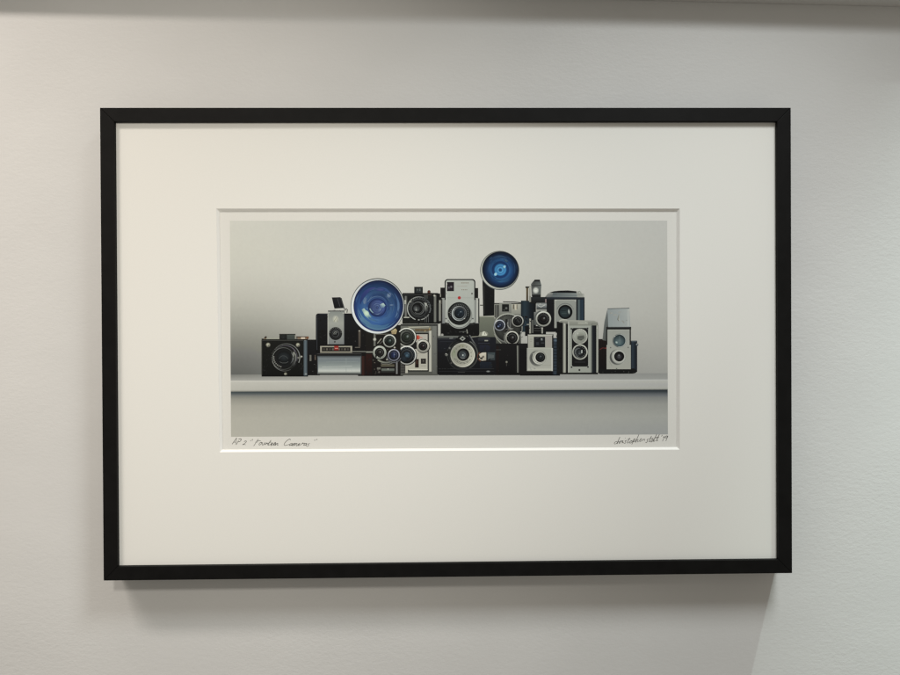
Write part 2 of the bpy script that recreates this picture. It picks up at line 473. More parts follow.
# box camera at the back right (twin window top plate)
P = Print(CAM)
P.bands(544, 298.6, 584.6, 332, [(0, (24, 25, 27)), (1, (17, 17, 18))])
P.poly([(544.2, 298), (548, 293.4), (553, 292.4), (553, 298)], (110, 112, 110), [(120, 118, 114), (150, 148, 142), (140, 142, 140), (84, 88, 90)])
P.poly([(552, 298), (553, 292.6), (576.6, 292.6), (577.6, 298)], SIL, [(104, 110, 110), (92, 98, 98), (132, 138, 137), (150, 155, 152)])
P.rect(552.6, 295.6, 577, 296.2, (112, 120, 122))
P.poly([(549, 292.6), (554, 291.2), (560, 290.6), (568, 290.4), (576.4, 291.2), (576.6, 292.9)], (20, 20, 20))
P.poly([(577, 297), (577, 291.4), (580, 290.8), (582, 293.6), (584, 294), (584, 297)], (166, 166, 159))
P.rect(577.4, 294.4, 584, 295, (150, 150, 146))
P.rect(544, 297.2, 584.6, 299.6, (44, 49, 58), (30, 33, 38))
P.rect(554.4, 299.6, 576.2, 328, (158, 160, 154), (146, 147, 143))
P.rect(554.4, 299.6, 576.2, 300.3, (184, 184, 176)); P.rect(554.4, 299.6, 555.4, 328, (178, 178, 170))
P.arc(565.3, 312, 8.6, 0.9, 200, 320, (120, 122, 118), (138, 138, 132))
P.rect(557.6, 323.2, 571, 331, (22, 22, 22)); P.arc(564, 326, 6.4, 1.4, 190, 350, (196, 194, 184))
P.disc(565.3, 312, 7.2, [(0, (54, 66, 66)), (0.5, (40, 50, 51)), (0.74, (32, 40, 42)), (0.8, (14, 15, 16)), (1, (14, 15, 16))], lit=-0.2, ang=-20)
P.rect(561, 310.4, 566, 311, (28, 36, 37)); P.rect(561.5, 313.2, 566.5, 313.8, (70, 82, 80))
P.blob(568.9, 311.6, 1.0, 3.0, -6, (214, 218, 214), (48, 58, 58))
P.bands(576.4, 299.6, 584.6, 321.2, [(0, (22, 24, 30)), (0.12, (24, 27, 34)), (0.2, (88, 98, 98)), (0.4, (84, 96, 98)), (0.48, (40, 52, 66)), (0.8, (46, 60, 78)), (0.9, (26, 30, 38)), (1, (20, 22, 26))], horiz=True)
P.rect(576.4, 320.8, 584.6, 321.5, (96, 100, 98))
P.sparkle([(579.4, 292.6), (556, 300.4), (575.4, 301), (583, 295.2)]); P.engrave(565.3, 312, 8.6, 200, 340, 16, (112, 114, 110)); P.worn(545, 301, 553, 326, 8, 22)
P.done('printed_camera', 'grey faced box camera with one large round eye, at the back to the right')

# movie camera with tall sports finder
P = Print(CAM)
P.bands(521, 300.6, 536, 332, [(0, (26, 34, 40)), (0.25, (42, 56, 66)), (0.6, (24, 30, 37)), (1, (16, 17, 19))], horiz=True)
P.rect(525, 326, 546, 336, (18, 18, 18))
P.rect(526.2, 287, 528.2, 301, (98, 84, 58), (70, 62, 48)); P.rect(525.4, 286.4, 530, 288, (46, 44, 40))
P.rect(529, 286, 530.6, 300, (168, 166, 156)); P.rect(539.8, 288, 541, 300, (140, 140, 132))
P.poly([(531, 284), (534, 280.4), (540, 280.4), (541.4, 285), (540.6, 296), (531.6, 296)], (110, 114, 110), [(104, 106, 102), (60, 62, 60), (62, 64, 62), (110, 114, 110), (84, 88, 84), (110, 110, 104)])
P.rect(534.4, 279.6, 540, 281.4, (28, 28, 28)); P.line([(531.6, 285.6), (541, 285.4)], 0.9, (60, 62, 60))
P.disc(535.8, 290.4, 3.1, [(0, (238, 238, 230)), (0.5, (222, 222, 214)), (1, (130, 132, 128))], ry=3.4)
P.rect(532, 294.6, 540.6, 298, (30, 30, 30)); P.rect(530, 297, 546.4, 303.6, (40, 42, 43), (22, 22, 22))
P.rect(529, 296, 531, 302, (150, 148, 140)); P.rect(545.2, 299, 546.4, 311, (150, 132, 132))
P.bands(536.4, 302.6, 546.6, 314, [(0, (70, 72, 72)), (0.15, (168, 170, 168)), (0.35, (120, 124, 124)), (0.55, (50, 52, 52)), (0.66, (168, 168, 162)), (1, (128, 128, 122))])
P.line([(538, 305.6), (541, 307), (545, 304.8)], 0.7, (206, 206, 200))
P.rect(534, 312, 539, 325, (128, 130, 124), (84, 86, 82)); P.arc(543.4, 318.8, 8.4, 1.2, 100, 250, (94, 96, 92))
lens(P, 543.4, 318.8, 7.7, (184, 184, 176), 1.5, (15, 14, 14), (44, 38, 36))
P.rect(529.2, 318.6, 531, 333.4, (162, 160, 150)); P.rect(526.8, 324, 529.4, 325, (150, 150, 142)); P.rect(532.2, 320, 533.2, 333, (118, 118, 110))
P.rect(541.4, 327.4, 543, 333.4, (160, 158, 150)); P.rect(534, 328, 541, 328.6, (82, 82, 78)); P.rect(534, 330.4, 541, 331, (64, 64, 60))
P.sparkle([(535.8, 289.6), (530, 288), (540.2, 304), (538.2, 314), (530, 320), (542.2, 328.4)]); P.engrave(543.4, 318.8, 5.4, 180, 380, 12, (104, 100, 96)); P.worn(523, 304, 534, 330, 10, 28)
P.done('printed_camera', 'slim dark movie camera with a tall chrome finder on top and one ringed lens')

# greenish grey movie camera with three-lens turret
P = Print(CAM)
P.rect(478.6, 316, 496, 345, (120, 123, 108), (86, 88, 78)); P.rect(478.6, 316, 495, 317, (164, 164, 150))
P.rect(494.2, 303, 521, 346, (142, 143, 135), (66, 67, 61))
P.rect(494.2, 303, 521, 304, (56, 56, 52)); P.line([(503, 301.8), (514, 302), (521, 302.6)], 0.9, (50, 50, 48))
P.bands(494.2, 305, 499.2, 318, [(0, (150, 150, 142)), (0.25, (60, 60, 56)), (0.5, (116, 116, 108)), (0.75, (46, 46, 44)), (1, (112, 112, 104))], horiz=True)
P.rect(499.4, 303.4, 511.2, 313, (150, 151, 143), (130, 130, 122)); P.rect(502, 304.2, 509, 311.6, (24, 25, 24))
P.disc(506.3, 308.2, 1.3, [(0, (128, 130, 122)), (1, (64, 66, 62))]); P.rect(503.4, 309.4, 504.8, 310.6, (74, 76, 70))
P.rect(511.4, 304, 520.4, 314, (182, 180, 168), (150, 150, 142)); P.rect(513, 304.4, 514, 309, (92, 80, 62)); P.rect(515, 304.4, 516.4, 310, (214, 204, 184)); P.rect(516.6, 304.4, 517.2, 309, (80, 66, 52))
P.disc(508, 328, 14.6, [(0, (60, 62, 57)), (1, (60, 62, 57))], n=48)
P.ring(508, 328, 14.2, 1.0, (150, 151, 143), lit=0.25, ang=250, n=48)
P.disc(508, 328, 13.4, [(0, (34, 33, 31)), (0.4, (52, 52, 48)), (0.7, (66, 67, 62)), (1, (38, 38, 36))], lit=0.3, ang=-110, n=48)
P.arc(508, 327, 9, 2.4, 240, 300, (84, 86, 78), (62, 62, 58))
P.bands(505.4, 319, 511.4, 331, [(0, (40, 40, 38)), (0.3, (24, 24, 26)), (0.5, (104, 104, 100)), (0.62, (44, 44, 44)), (0.8, (110, 110, 106)), (1, (40, 40, 38))], horiz=True)
P.arc(512.6, 324, 5, 1, 90, 200, (150, 150, 146)); P.glints(504, 328, 510, 333, 5, 60, 130, (1, .9, .75))
lens(P, 499.6, 325.2, 5.7, (160, 164, 174), 1.2, (20, 24, 44), (44, 54, 84)); P.blob(498.4, 326.4, 1.3, 1.0, 0, (130, 144, 178), (34, 40, 68))
lens(P, 517.6, 321, 5.9, (166, 166, 160), 1.1, (14, 14, 14), (40, 42, 42), glint=False)
P.arc(512, 338.2, 7.6, 1.2, 100, 240, (120, 120, 112))
lens(P, 512.2, 337.8, 6.8, (180, 179, 170), 1.2, (16, 15, 15), (50, 44, 44))
P.line([(494.4, 334), (497, 339), (501.4, 343.6)], 1.0, (150, 150, 140)); P.glints(518, 333, 523, 340, 4, 80, 150)
P.sparkle([(515.6, 306), (496, 322), (513.6, 317.6), (507.6, 333.8), (494.8, 318), (521, 332)]); P.engrave(508, 328, 12.6, 200, 330, 14, (120, 120, 112)); P.glints(500, 316, 516, 342, 10, 70, 140)
P.done('printed_camera', 'greenish grey movie camera with three ringed lenses on a round turret')

# low black box under the turret camera
P = Print(CAM)
P.rect(494.6, 343.4, 528, 375.2, (24, 23, 23), (14, 13, 13)); P.rect(494.6, 346, 499, 375, (30, 21, 20), (18, 14, 14))
P.bands(515.4, 345.6, 518.8, 372.6, [(0, (64, 64, 60)), (0.4, (150, 150, 142)), (1, (70, 70, 66))], horiz=True)
P.poly([(515, 345.4), (516.8, 345.4), (517.2, 373), (515, 373)], (20, 19, 19))
P.disc(506.6, 362, 1.3, [(0, (160, 158, 146)), (1, (50, 48, 46))]); P.rect(506.2, 363.4, 507, 366, (62, 60, 56)); P.rect(496, 349.4, 501, 350.2, (60, 60, 56))
P.rect(523, 350.2, 527, 351.4, (140, 140, 132)); P.glints(497, 352, 514, 372, 9, 24, 44)
P.done('printed_camera', 'low plain black box camera with a curved grey strip, in the shade of the turret')

# tall box camera with chrome face, second from left
P = Print(CAM)
P.rect(306, 339.6, 320, 375.4, (22, 22, 23), (15, 15, 15)); P.rect(309.6, 355, 311.4, 361, (112, 110, 100)); P.rect(314.6, 355, 316, 360, (92, 80, 70))
P.rrect(315.8, 313.4, 372, 356, 2.6, (25, 26, 30), (15, 15, 16)); P.rect(315.8, 330, 372, 356, (18, 18, 19), (14, 14, 14))
P.rect(358, 325, 403, 376, (22, 21, 20), (15, 14, 14))
P.line([(317, 315.6), (317, 350)], 0.6, (58, 60, 66)); P.line([(319, 314), (328, 314)], 0.5, (62, 64, 70))
P.poly([(331.8, 297.4), (340.6, 297.2), (343.8, 308), (334.4, 308.6)], K0, [(30, 30, 32), (40, 40, 42), (22, 22, 22), (16, 16, 16)])
P.line([(337.4, 298.4), (340, 306.6)], 0.7, (62, 62, 64)); P.line([(341.2, 298), (344.6, 309.6)], 0.9, (78, 78, 76))
P.line([(345, 310.6), (346.2, 308.4), (347.4, 309.8), (347, 312.6)], 0.9, (62, 60, 56))
P.rect(328, 310.4, 344.6, 312, (96, 98, 94), (128, 130, 126)); P.glints(328, 309.6, 343, 311, 8, 60, 150)
P.bands(327.6, 311.8, 344.4, 344.2, [(0, (140, 144, 142)), (0.35, (166, 168, 162)), (0.6, (150, 152, 149)), (1, (126, 129, 128))])
P.rect(327.6, 311.8, 328.3, 344.2, (186, 186, 180)); P.rect(343.8, 311.8, 344.4, 344.2, (88, 90, 90))
P.blob(335.6, 319.2, 3.4, 4, 0, (206, 206, 192), (160, 162, 156)); P.line([(334, 321.6), (336.4, 317.4), (337.4, 321.8)], 0.6, (140, 138, 120))
P.disc(335.6, 333.6, 6.5, [(0, (110, 112, 110)), (0.1, (80, 82, 80)), (0.2, (26, 26, 27)), (0.42, (24, 24, 25)), (0.5, (86, 88, 88)), (0.58, (28, 28, 28)), (0.8, (30, 31, 31)), (1, (15, 15, 15))], lit=.3)
P.arc(335.6, 333.6, 4.9, 0.7, 0, 360, (40, 41, 41)); P.arc(335.6, 333.6, 1.7, 0.5, 150, 330, (150, 152, 148))
P.disc(334.8, 341.8, 0.9, [(0, (40, 36, 34)), (1, (80, 78, 76))])
P.rect(320.2, 346, 352.2, 352.8, (168, 163, 150), (148, 143, 132)); P.rect(321.8, 347.2, 350.4, 351.4, (26, 24, 23))
for i in range(9):
    if i not in (4,):
        P.rect(323+i*3, 348.3, 324.9+i*3, 350.2, (98, 92, 82) if i % 2 else (70, 66, 60))
P.rect(334.2, 345.8, 338.6, 350.2, (158, 56, 50), (134, 46, 42)); P.rect(334.8, 348, 338, 348.7, (206, 150, 138))
P.rect(315.6, 353.2, 362, 356.2, (30, 30, 30), (18, 18, 18))
P.bands(317.2, 355.6, 361.6, 375, [(0, (40, 42, 43)), (0.06, (92, 98, 100)), (0.14, (128, 135, 137)), (0.24, (122, 130, 132)), (0.42, (138, 146, 147)), (0.6, (160, 167, 166)), (0.74, (196, 200, 197)), (0.8, (204, 207, 202)), (0.87, (150, 154, 151)), (0.93, (78, 80, 78)), (1, (24, 24, 24))])
P.rect(317.2, 357, 318.2, 373.6, (96, 102, 104)); P.rect(360.4, 357, 361.6, 373.6, (90, 94, 94)); P.rect(346, 358, 346.4, 372.4, (150, 157, 157))
P.line([(322, 367), (352, 366.2)], 0.5, (186, 190, 188)); P.line([(326, 362), (358, 361.4)], 0.4, (144, 152, 153))
P.rect(315.8, 356, 317.4, 375, (20, 19, 18)); P.glints(312, 356, 316, 374, 6, 40, 100)
P.bands(361.4, 356, 366, 375.2, [(0, (26, 18, 16)), (0.3, (60, 34, 29)), (0.7, (34, 20, 18)), (1, (18, 15, 14))], horiz=True)
P.rect(358.4, 330, 360.6, 346.8, (92, 84, 74), (70, 64, 58)); P.rect(355, 347, 360, 347.8, (102, 98, 88)); P.rect(352.4, 351, 372, 352.4, (120, 120, 112), (70, 70, 66))
P.glints(353, 330, 358, 352, 5, 40, 80); P.glints(362, 333, 372, 350, 7, 26, 52); P.rect(371, 332, 371.8, 349, (58, 58, 54))
P.worn(318, 316, 327, 344, 14, 24); P.worn(346, 314, 356, 344, 12, 22); P.sparkle([(335.4, 317.2), (329, 312.6), (343.4, 313), (359.4, 331), (350, 370.4)]); P.engrave(335.6, 333.6, 5.6, 190, 350, 9, (120, 120, 116)); P.line([(317.4, 353.8), (361, 353.8)], .4, (74, 74, 72))
P.done('printed_camera', 'tall black box camera with a chrome face plate, red badge and silver roll below')

# first folding camera on the far left
P = Print(CAM)
P.rect(261.6, 339.4, 304.2, 376.4, (24, 25, 22), (13, 14, 12)); P.rect(261.6, 374.4, 308, 376.6, (12, 12, 11))
P.rect(261.4, 340, 262.2, 375, (60, 60, 54)); P.rect(261.6, 338.6, 308, 340.2, (36, 36, 33), (20, 20, 19))
P.bands(303.4, 340.4, 307.6, 375.6, [(0, (40, 46, 50)), (0.35, (98, 110, 116)), (0.65, (88, 100, 108)), (1, (32, 34, 36))], horiz=True)
P.disc(305.8, 374, 1.3, [(0, (164, 170, 170)), (1, (90, 100, 104))])
P.poly([(264, 338.8), (264.6, 336.8), (266.4, 336), (267.4, 338.6)], (58, 46, 36)); P.rect(266, 337.9, 279.4, 339.1, (168, 168, 156)); P.rect(263.4, 338.4, 266.4, 339.2, (124, 112, 92))
P.rect(279.4, 334.2, 295.4, 340.4, (34, 36, 34), (20, 21, 20)); P.rect(287, 334.8, 294.8, 339.6, (74, 80, 75), (60, 66, 62)); P.rect(279.2, 333.8, 295.6, 334.6, (52, 52, 48))
P.disc(283.2, 337, 1.7, [(0, (64, 66, 64)), (0.5, (20, 20, 20)), (1, (46, 48, 46))]); P.rect(294.9, 335, 296, 339, (152, 150, 138))
P.rect(296.2, 336.4, 308.6, 338, (50, 36, 26)); P.rect(297.6, 337.4, 307, 339.2, (150, 130, 108), (120, 104, 88)); P.rect(301, 337.3, 305, 338.8, (238, 220, 200)); P.rect(306.4, 336.6, 308.8, 338.8, (120, 82, 58))
for (x, y, r) in ((268.2, 345, 2.5), (298, 345, 2.3), (285.6, 374, 1.6)):
    P.disc(x, y, r, [(0, (196, 194, 176)), (0.5, (160, 158, 142)), (0.8, (110, 108, 96)), (1, (40, 40, 36))], lit=.3, ang=-120)
    P.line([(x-0.2, y-r*.6), (x+0.3, y+r*.6)], 0.5, (80, 78, 70))
P.disc(285.2, 356.6, 14.0, [(0, K1), (0.8, (26, 27, 25)), (0.9, (34, 35, 32)), (1, (18, 19, 17))])
P.arc(286.2, 357.4, 13.6, 0.8, 215, 395, (74, 76, 72), (150, 152, 150)); P.arc(285.4, 357.2, 11.6, 0.7, 190, 330, (52, 54, 52), (112, 106, 118))
P.arc(284.6, 358.6, 12.4, 0.6, 60, 170, (64, 64, 62), (150, 150, 144))
P.disc(284, 358, 10.6, [(0, (26, 29, 31)), (0.6, (18, 20, 21)), (0.8, (26, 27, 27)), (1, (14, 15, 14))])
P.ring(283.4, 358.6, 10.9, 0.6, (86, 88, 84), lit=.35, ang=200)
for r, w, c in ((8.4, 1.0, (150, 154, 152)), (9.8, 0.8, (120, 122, 116)), (11.4, 0.9, (172, 174, 168)), (12.6, 0.6, (108, 104, 116))):
    P.arc(284.6, 357.6, r, w, -38, 46, c, mixc(c, K1, .55), taper=True)
P.blob(293.8, 354.6, 1.3, 3.4, 12, (150, 152, 144), (40, 42, 40))
P.disc(283.8, 357.6, 6.6, [(0, (44, 48, 51)), (0.5, (32, 36, 38)), (1, (18, 20, 21))], ry=5.6, lit=.2, ang=-80)
P.arc(283.4, 360.4, 4.6, 0.5, 200, 340, (72, 75, 74)); P.line([(279.6, 361.8), (282, 362.9), (286, 362.9), (288.4, 361.6)], 0.6, (80, 82, 80))
for k, a in enumerate(range(108, 186, 11)):
    a = math.radians(a); P.disc(284+10.2*math.cos(a), 357.6+9.6*math.sin(a), 0.75, [(0, (186, 186, 178)), (1, (70, 70, 68))], n=8)
P.line([(297.6, 358), (301.8, 356.8)], 1.7, (118, 118, 110)); P.disc(301.4, 356.6, 1.2, [(0, (160, 158, 148)), (1, (90, 90, 84))])
P.glints(263, 348, 272, 373, 10, 22, 42); P.glints(296, 362, 303, 373, 7, 24, 50)
P.worn(263, 342, 272, 374, 16, 20); P.worn(296, 362, 303, 374, 8, 20); P.line([(262, 340.3), (303, 340.3)], .4, (84, 84, 78)); P.sparkle([(268, 344.2), (298, 344.4), (303.4, 338.2), (301.6, 356.4), (293.8, 353)]); P.engrave(284.6, 357.6, 13, 150, 260, 12, (92, 92, 88))
P.done('printed_camera', 'black folding camera with a round bellows lens and silver screws, leftmost in the row')

# folding camera on top of the pile
P = Print(CAM)
P.rect(402.4, 293.4, 440, 323.8, (27, 28, 27), (15, 16, 16)); P.poly([(433, 293.4), (437, 293.6), (442.6, 297), (442.6, 323), (433, 323.6)], (20, 20, 19))
P.rect(402.6, 293, 438, 294.2, (18, 18, 17))
P.rect(414.2, 286.8, 422.8, 296.4, (26, 27, 26), (18, 18, 18)); P.rect(415.4, 288, 421.6, 292.8, (44, 48, 48)); P.disc(417.6, 289.8, 1.9, [(0, (106, 110, 108)), (0.5, (60, 64, 62)), (1, (40, 44, 44))]); P.rect(419.6, 288.6, 420.4, 291, (112, 116, 112))
P.disc(429, 291.8, 1.6, [(0, (104, 58, 42)), (1, (50, 34, 28))]); P.rect(427, 292.8, 431.6, 296, (36, 26, 22))
P.bands(404.4, 296, 407.4, 317, [(0, (40, 40, 38)), (0.4, (128, 128, 122)), (1, (36, 36, 35))], horiz=True); P.rect(404.6, 300, 406, 304, (186, 186, 176))
P.rect(403.8, 316.9, 409.4, 318, (184, 184, 174)); P.rect(403.6, 319, 424, 323, (24, 25, 23), (32, 32, 28))
P.rect(424, 295, 428, 298.6, (62, 63, 60))
P.disc(419, 308.4, 12.2, [(0, K1), (0.86, (28, 29, 29)), (0.92, (40, 41, 41)), (1, (22, 23, 22))], n=44)
P.ring(418.9, 308.4, 11.5, 0.9, (150, 152, 148), lit=.25, ang=150, n=44)
P.arc(419.6, 308.2, 10.9, 1.4, -80, 40, (52, 55, 56), (112, 116, 114), taper=True); P.arc(418.8, 308.6, 9.5, 0.7, 170, 330, (70, 72, 72), (56, 58, 58))
P.poly([(423.4, 302.2), (426.2, 303), (427.8, 306), (427.4, 311.2), (425.6, 312), (425.2, 307)], (130, 132, 128), [(60, 62, 62), (186, 188, 182), (138, 140, 136), (110, 112, 108), (70, 72, 72), (150, 152, 148)])
P.arc(418.8, 308.6, 8.2, 1.0, -20, 230, (44, 46, 46), (70, 72, 70))
P.disc(418.2, 308.4, 7.1, [(0, K0), (1, (16, 17, 17))]); P.ring(418, 308.4, 6.3, 0.7, (96, 98, 96), lit=.3, ang=-20); P.arc(418, 308.6, 4.9, 0.8, -60, 130, (58, 60, 58), (90, 92, 88))
P.disc(416.7, 308.2, 3.5, [(0, (116, 118, 114)), (0.4, (80, 83, 82)), (0.75, (58, 60, 60)), (1, (26, 27, 27))], lit=.4, ang=120); P.line([(417.2, 305.8), (417.8, 309.4)], 0.7, (28, 29, 29)); P.blob(416.2, 310, 1, .8, 0, (172, 174, 166), (90, 92, 90))
P.bands(433.6, 295, 436.6, 322, [(0, (60, 60, 58)), (0.5, (136, 137, 130)), (1, (50, 50, 48))], horiz=True); P.disc(434.4, 295.6, 1.2, [(0, (204, 202, 188)), (1, (120, 120, 112))])
P.rect(437.6, 303, 438.4, 320, (50, 50, 48)); P.bands(438.8, 300, 441, 321, [(0, (80, 80, 76)), (0.5, (168, 168, 158)), (1, (80, 80, 78))], horiz=True); P.rect(440.4, 296, 441.4, 304, (104, 102, 92))
for x in (424.8, 426.4, 428.2): P.rect(x, 316, x+.6, 322.4, (86, 88, 86))
P.glints(408, 296, 414, 303, 4, 30, 60); P.glints(428, 300, 433, 320, 8, 26, 56)
P.worn(404, 318, 424, 323, 8, 24); P.worn(429, 298, 433, 322, 8, 24); P.sparkle([(405.2, 301), (426, 303.4), (439.8, 302), (434.8, 296), (410.6, 302)]); P.engrave(418.9, 308.4, 10.2, 190, 350, 14, (112, 114, 110)); P.line([(403, 294.6), (432, 294.6)], .4, (76, 76, 72))
P.done('printed_camera', 'black folding camera with ringed lens, lying on top of the pile beside the white one')

# white faced camera at the top of the pile
P = Print(CAM)
P.rect(440.4, 287.6, 446, 300, (24, 21, 21)); P.rect(474.6, 288, 478.2, 300, (26, 25, 23)); P.rect(440.6, 321, 479.2, 337, (22, 22, 21), (14, 14, 14))
P.rect(441.8, 298, 479, 323.4, (158, 160, 156), (132, 134, 132)); P.bands(475.6, 298.4, 479.4, 323, [(0, (112, 114, 112)), (0.4, (208, 208, 200)), (0.65, (170, 170, 164)), (0.75, (30, 30, 30)), (1, (24, 24, 24))], horiz=True)
P.rect(441.4, 299, 442.4, 323, (46, 44, 42)); P.rect(440, 294, 441, 297, (150, 148, 140))
P.rrect(444.6, 279.0, 475.4, 325, 3, (36, 36, 35), (42, 42, 40)); P.rect(444.6, 300, 475.4, 322.6, (150, 152, 148))
P.rrect(445.7, 280.2, 474.2, 323, 2.2, (188, 191, 184), (176, 179, 174))
P.rect(446, 297.6, 474, 298, (164, 167, 162)); P.line([(446.6, 283), (446.2, 322)], 0.6, (206, 206, 200))
P.rect(447, 282, 454, 291.2, (32, 27, 32)); P.disc(451.2, 286.8, 1.7, [(0, (164, 160, 162)), (0.6, (70, 66, 72)), (1, (36, 30, 36))]); P.rect(448.2, 286.6, 449.6, 288.6, (92, 88, 94)); P.rect(446.8, 282, 447.2, 291, (120, 110, 112))
for i in range(5): P.rect(461.2+i*1.6, 282.4, 462.2+i*1.6, 283.4, (140, 128, 114))
for i in range(4): P.rect(461.4+i*1.6, 289.4, 462.4+i*1.6, 290.2, (136, 126, 114))
P.line([(456.6, 286.4), (467, 286)], 0.4, (172, 164, 156))
P.disc(459.3, 297.8, 1.7, [(0, (190, 42, 48)), (0.7, (172, 52, 56)), (1, (180, 130, 126))]); P.disc(472, 293.6, 0.9, [(0, (60, 52, 50)), (1, (120, 116, 112))]); P.disc(445.8, 293.6, .6, [(0, (70, 66, 62)), (1, (120, 116, 112))])
P.disc(459.3, 315.8, 12.9, [(0, (160, 163, 158)), (0.94, (166, 169, 163)), (1, (120, 122, 118))], lit=0.12, ang=120, n=44)
P.arc(459.3, 316, 11.6, 0.7, 20, 160, (112, 114, 110))
P.disc(459.3, 313.6, 11.5, [(0, K0), (0.8, (24, 26, 25)), (0.93, (33, 35, 33)), (1, (16, 17, 16))], lit=.25, ang=-30, n=44)
P.ring(459.3, 313.6, 9.7, 0.5, (50, 53, 51), lit=.3)
P.ring(459.2, 313.4, 7.1, 0.9, (150, 154, 154), lit=.35, ang=170); P.ring(459.2, 313.4, 5.7, 1.0, (108, 113, 114), lit=.4, ang=130)
P.disc(459.5, 313, 4.9, [(0, (40, 50, 62)), (0.4, (22, 30, 40)), (0.75, (34, 42, 50)), (1, (14, 16, 18))], lit=.25); P.blob(460.8, 311.8, .9, .7, 0, (150, 160, 170), (40, 48, 60)); P.blob(458.2, 314.6, .8, .6, 0, (84, 96, 110), (24, 32, 42))
P.line([(466.4, 307), (469.4, 308.6), (468.4, 311)], 0.8, (60, 62, 60)); P.disc(449.2, 312.4, .6, [(0, (150, 150, 140)), (1, (60, 60, 58))], n=10)
P.disc(446, 318.6, .8, [(0, (70, 68, 64)), (1, (130, 130, 126))]); P.disc(472.8, 318.6, .8, [(0, (40, 40, 38)), (1, (120, 122, 118))])
P.disc(442.2, 335, 1.6, [(0, (206, 204, 196)), (1, (90, 88, 84))]); P.line([(459, 332), (466, 331.4)], 0.9, (70, 72, 68)); P.line([(466.8, 329.4), (467.4, 333.4)], 1.0, (150, 150, 142)); P.disc(463.4, 332, 1, [(0, (110, 112, 104)), (1, (50, 50, 48))])
P.glints(446, 327, 476, 334, 8, 30, 60)
P.engrave(459.3, 313.5, 8.8, 170, 370, 18, (120, 122, 118)); P.sparkle([(453.6, 310), (464.4, 318.6), (477.6, 302), (446.6, 284)]); P.worn(443, 330, 458, 335, 8, 20)
P.done('printed_camera', 'pale faced camera with a red dot and dark round lens, standing highest in the pile')

# cine camera with the crowded lenses, right half (white panel)
P = Print(CAM)
P.rect(400.6, 324, 438, 375.4, (108, 109, 101), (86, 86, 80)); P.rect(400.6, 324, 438, 326, (60, 60, 56))
P.rect(432.6, 326, 437.8, 374, (122, 123, 116), (96, 96, 90)); P.rect(436.6, 326, 438, 374, (70, 70, 66))
P.rect(408, 326.4, 431, 332, (142, 140, 128), (112, 110, 100)); P.line([(409, 327.4), (429, 326.6)], 0.8, (184, 182, 168)); P.rect(415, 329, 431, 331, (98, 82, 58)); P.glints(416, 329, 430, 331, 10, 90, 200, (1, .9, .7)); P.disc(429.6, 328.8, .9, [(0, (214, 196, 150)), (1, (120, 104, 76))])
P.rect(404.6, 333, 429, 371.4, (24, 24, 23), (20, 20, 20)); P.rect(406, 334.2, 427.6, 369.8, (186, 181, 173), (188, 185, 172)); P.rect(409, 369, 427.6, 370.2, (216, 213, 200))
P.bands(428.8, 330.6, 431.8, 371.6, [(0, (150, 148, 140)), (0.4, (206, 203, 192)), (1, (160, 158, 148))], horiz=True)
P.disc(417.8, 337.4, 2.4, [(0, (196, 62, 46)), (0.6, (186, 70, 56)), (1, (190, 140, 126))]); P.line([(418.4, 337), (422.4, 337.8)], 0.8, (200, 126, 112))
P.rect(415, 359, 418.8, 367.6, (36, 26, 22)); P.rect(416.2, 360.2, 417.6, 364, (70, 46, 36)); P.rect(420.8, 358.6, 426, 363.8, (44, 40, 37)); P.disc(423.4, 361, 1.4, [(0, (150, 146, 138)), (0.5, (40, 38, 36)), (1, (60, 56, 52))])
P.line([(416, 353.6), (426, 352.4)], 0.5, (150, 146, 138)); P.rect(420.6, 365.6, 426, 366, (140, 136, 128))
P.rect(405.4, 362, 407.8, 373, (196, 192, 180)); P.rect(400.8, 362, 405, 374, (78, 76, 72))
for i in range(5): P.rect(400.9, 363+i*2.2, 404.8, 363.9+i*2.2, (50, 49, 46))
P.disc(423.2, 346, 6.9, [(0, SIL), (1, (80, 80, 76))])
lens(P, 423, 346, 6.4, (176, 173, 164), 1.9, (20, 17, 17), (50, 36, 38))
P.rect(412, 342, 416.6, 349, (24, 22, 22)); P.disc(412, 346.2, 3.2, [(0, K0), (1, (34, 32, 31))])
lens(P, 406.6, 337.2, 9.4, (202, 202, 194), 1.1, (22, 25, 21), (44, 52, 42)); P.ring(406.6, 337.2, 6.2, 1.2, (74, 76, 70), lit=.5, ang=200); P.ring(406.6, 337.2, 3.6, .6, (60, 64, 58))
lens(P, 406.8, 355.2, 9.4, (204, 204, 200), 1.1, (21, 24, 28), (58, 84, 108)); P.disc(404.2, 358.2, 3.6, [(0, (38, 46, 56)), (1, (24, 28, 32))]); P.disc(407, 355.4, 2.2, [(0, (84, 112, 134)), (1, (34, 44, 54))]); P.glints(401, 349, 412, 352, 5, 40, 84)
P.sparkle([(430, 333), (411.4, 330), (400.8, 330.8), (401, 349), (418.6, 341.4), (427, 369.6)]); P.engrave(406.6, 337.2, 7.4, 180, 380, 16, (112, 116, 106)); P.engrave(406.8, 355.2, 7.4, 170, 380, 16, (104, 114, 122)); P.worn(433, 328, 436, 372, 8, 104)
P.done('printed_camera', 'movie camera with a white panel, red emblem and two big stacked lenses')

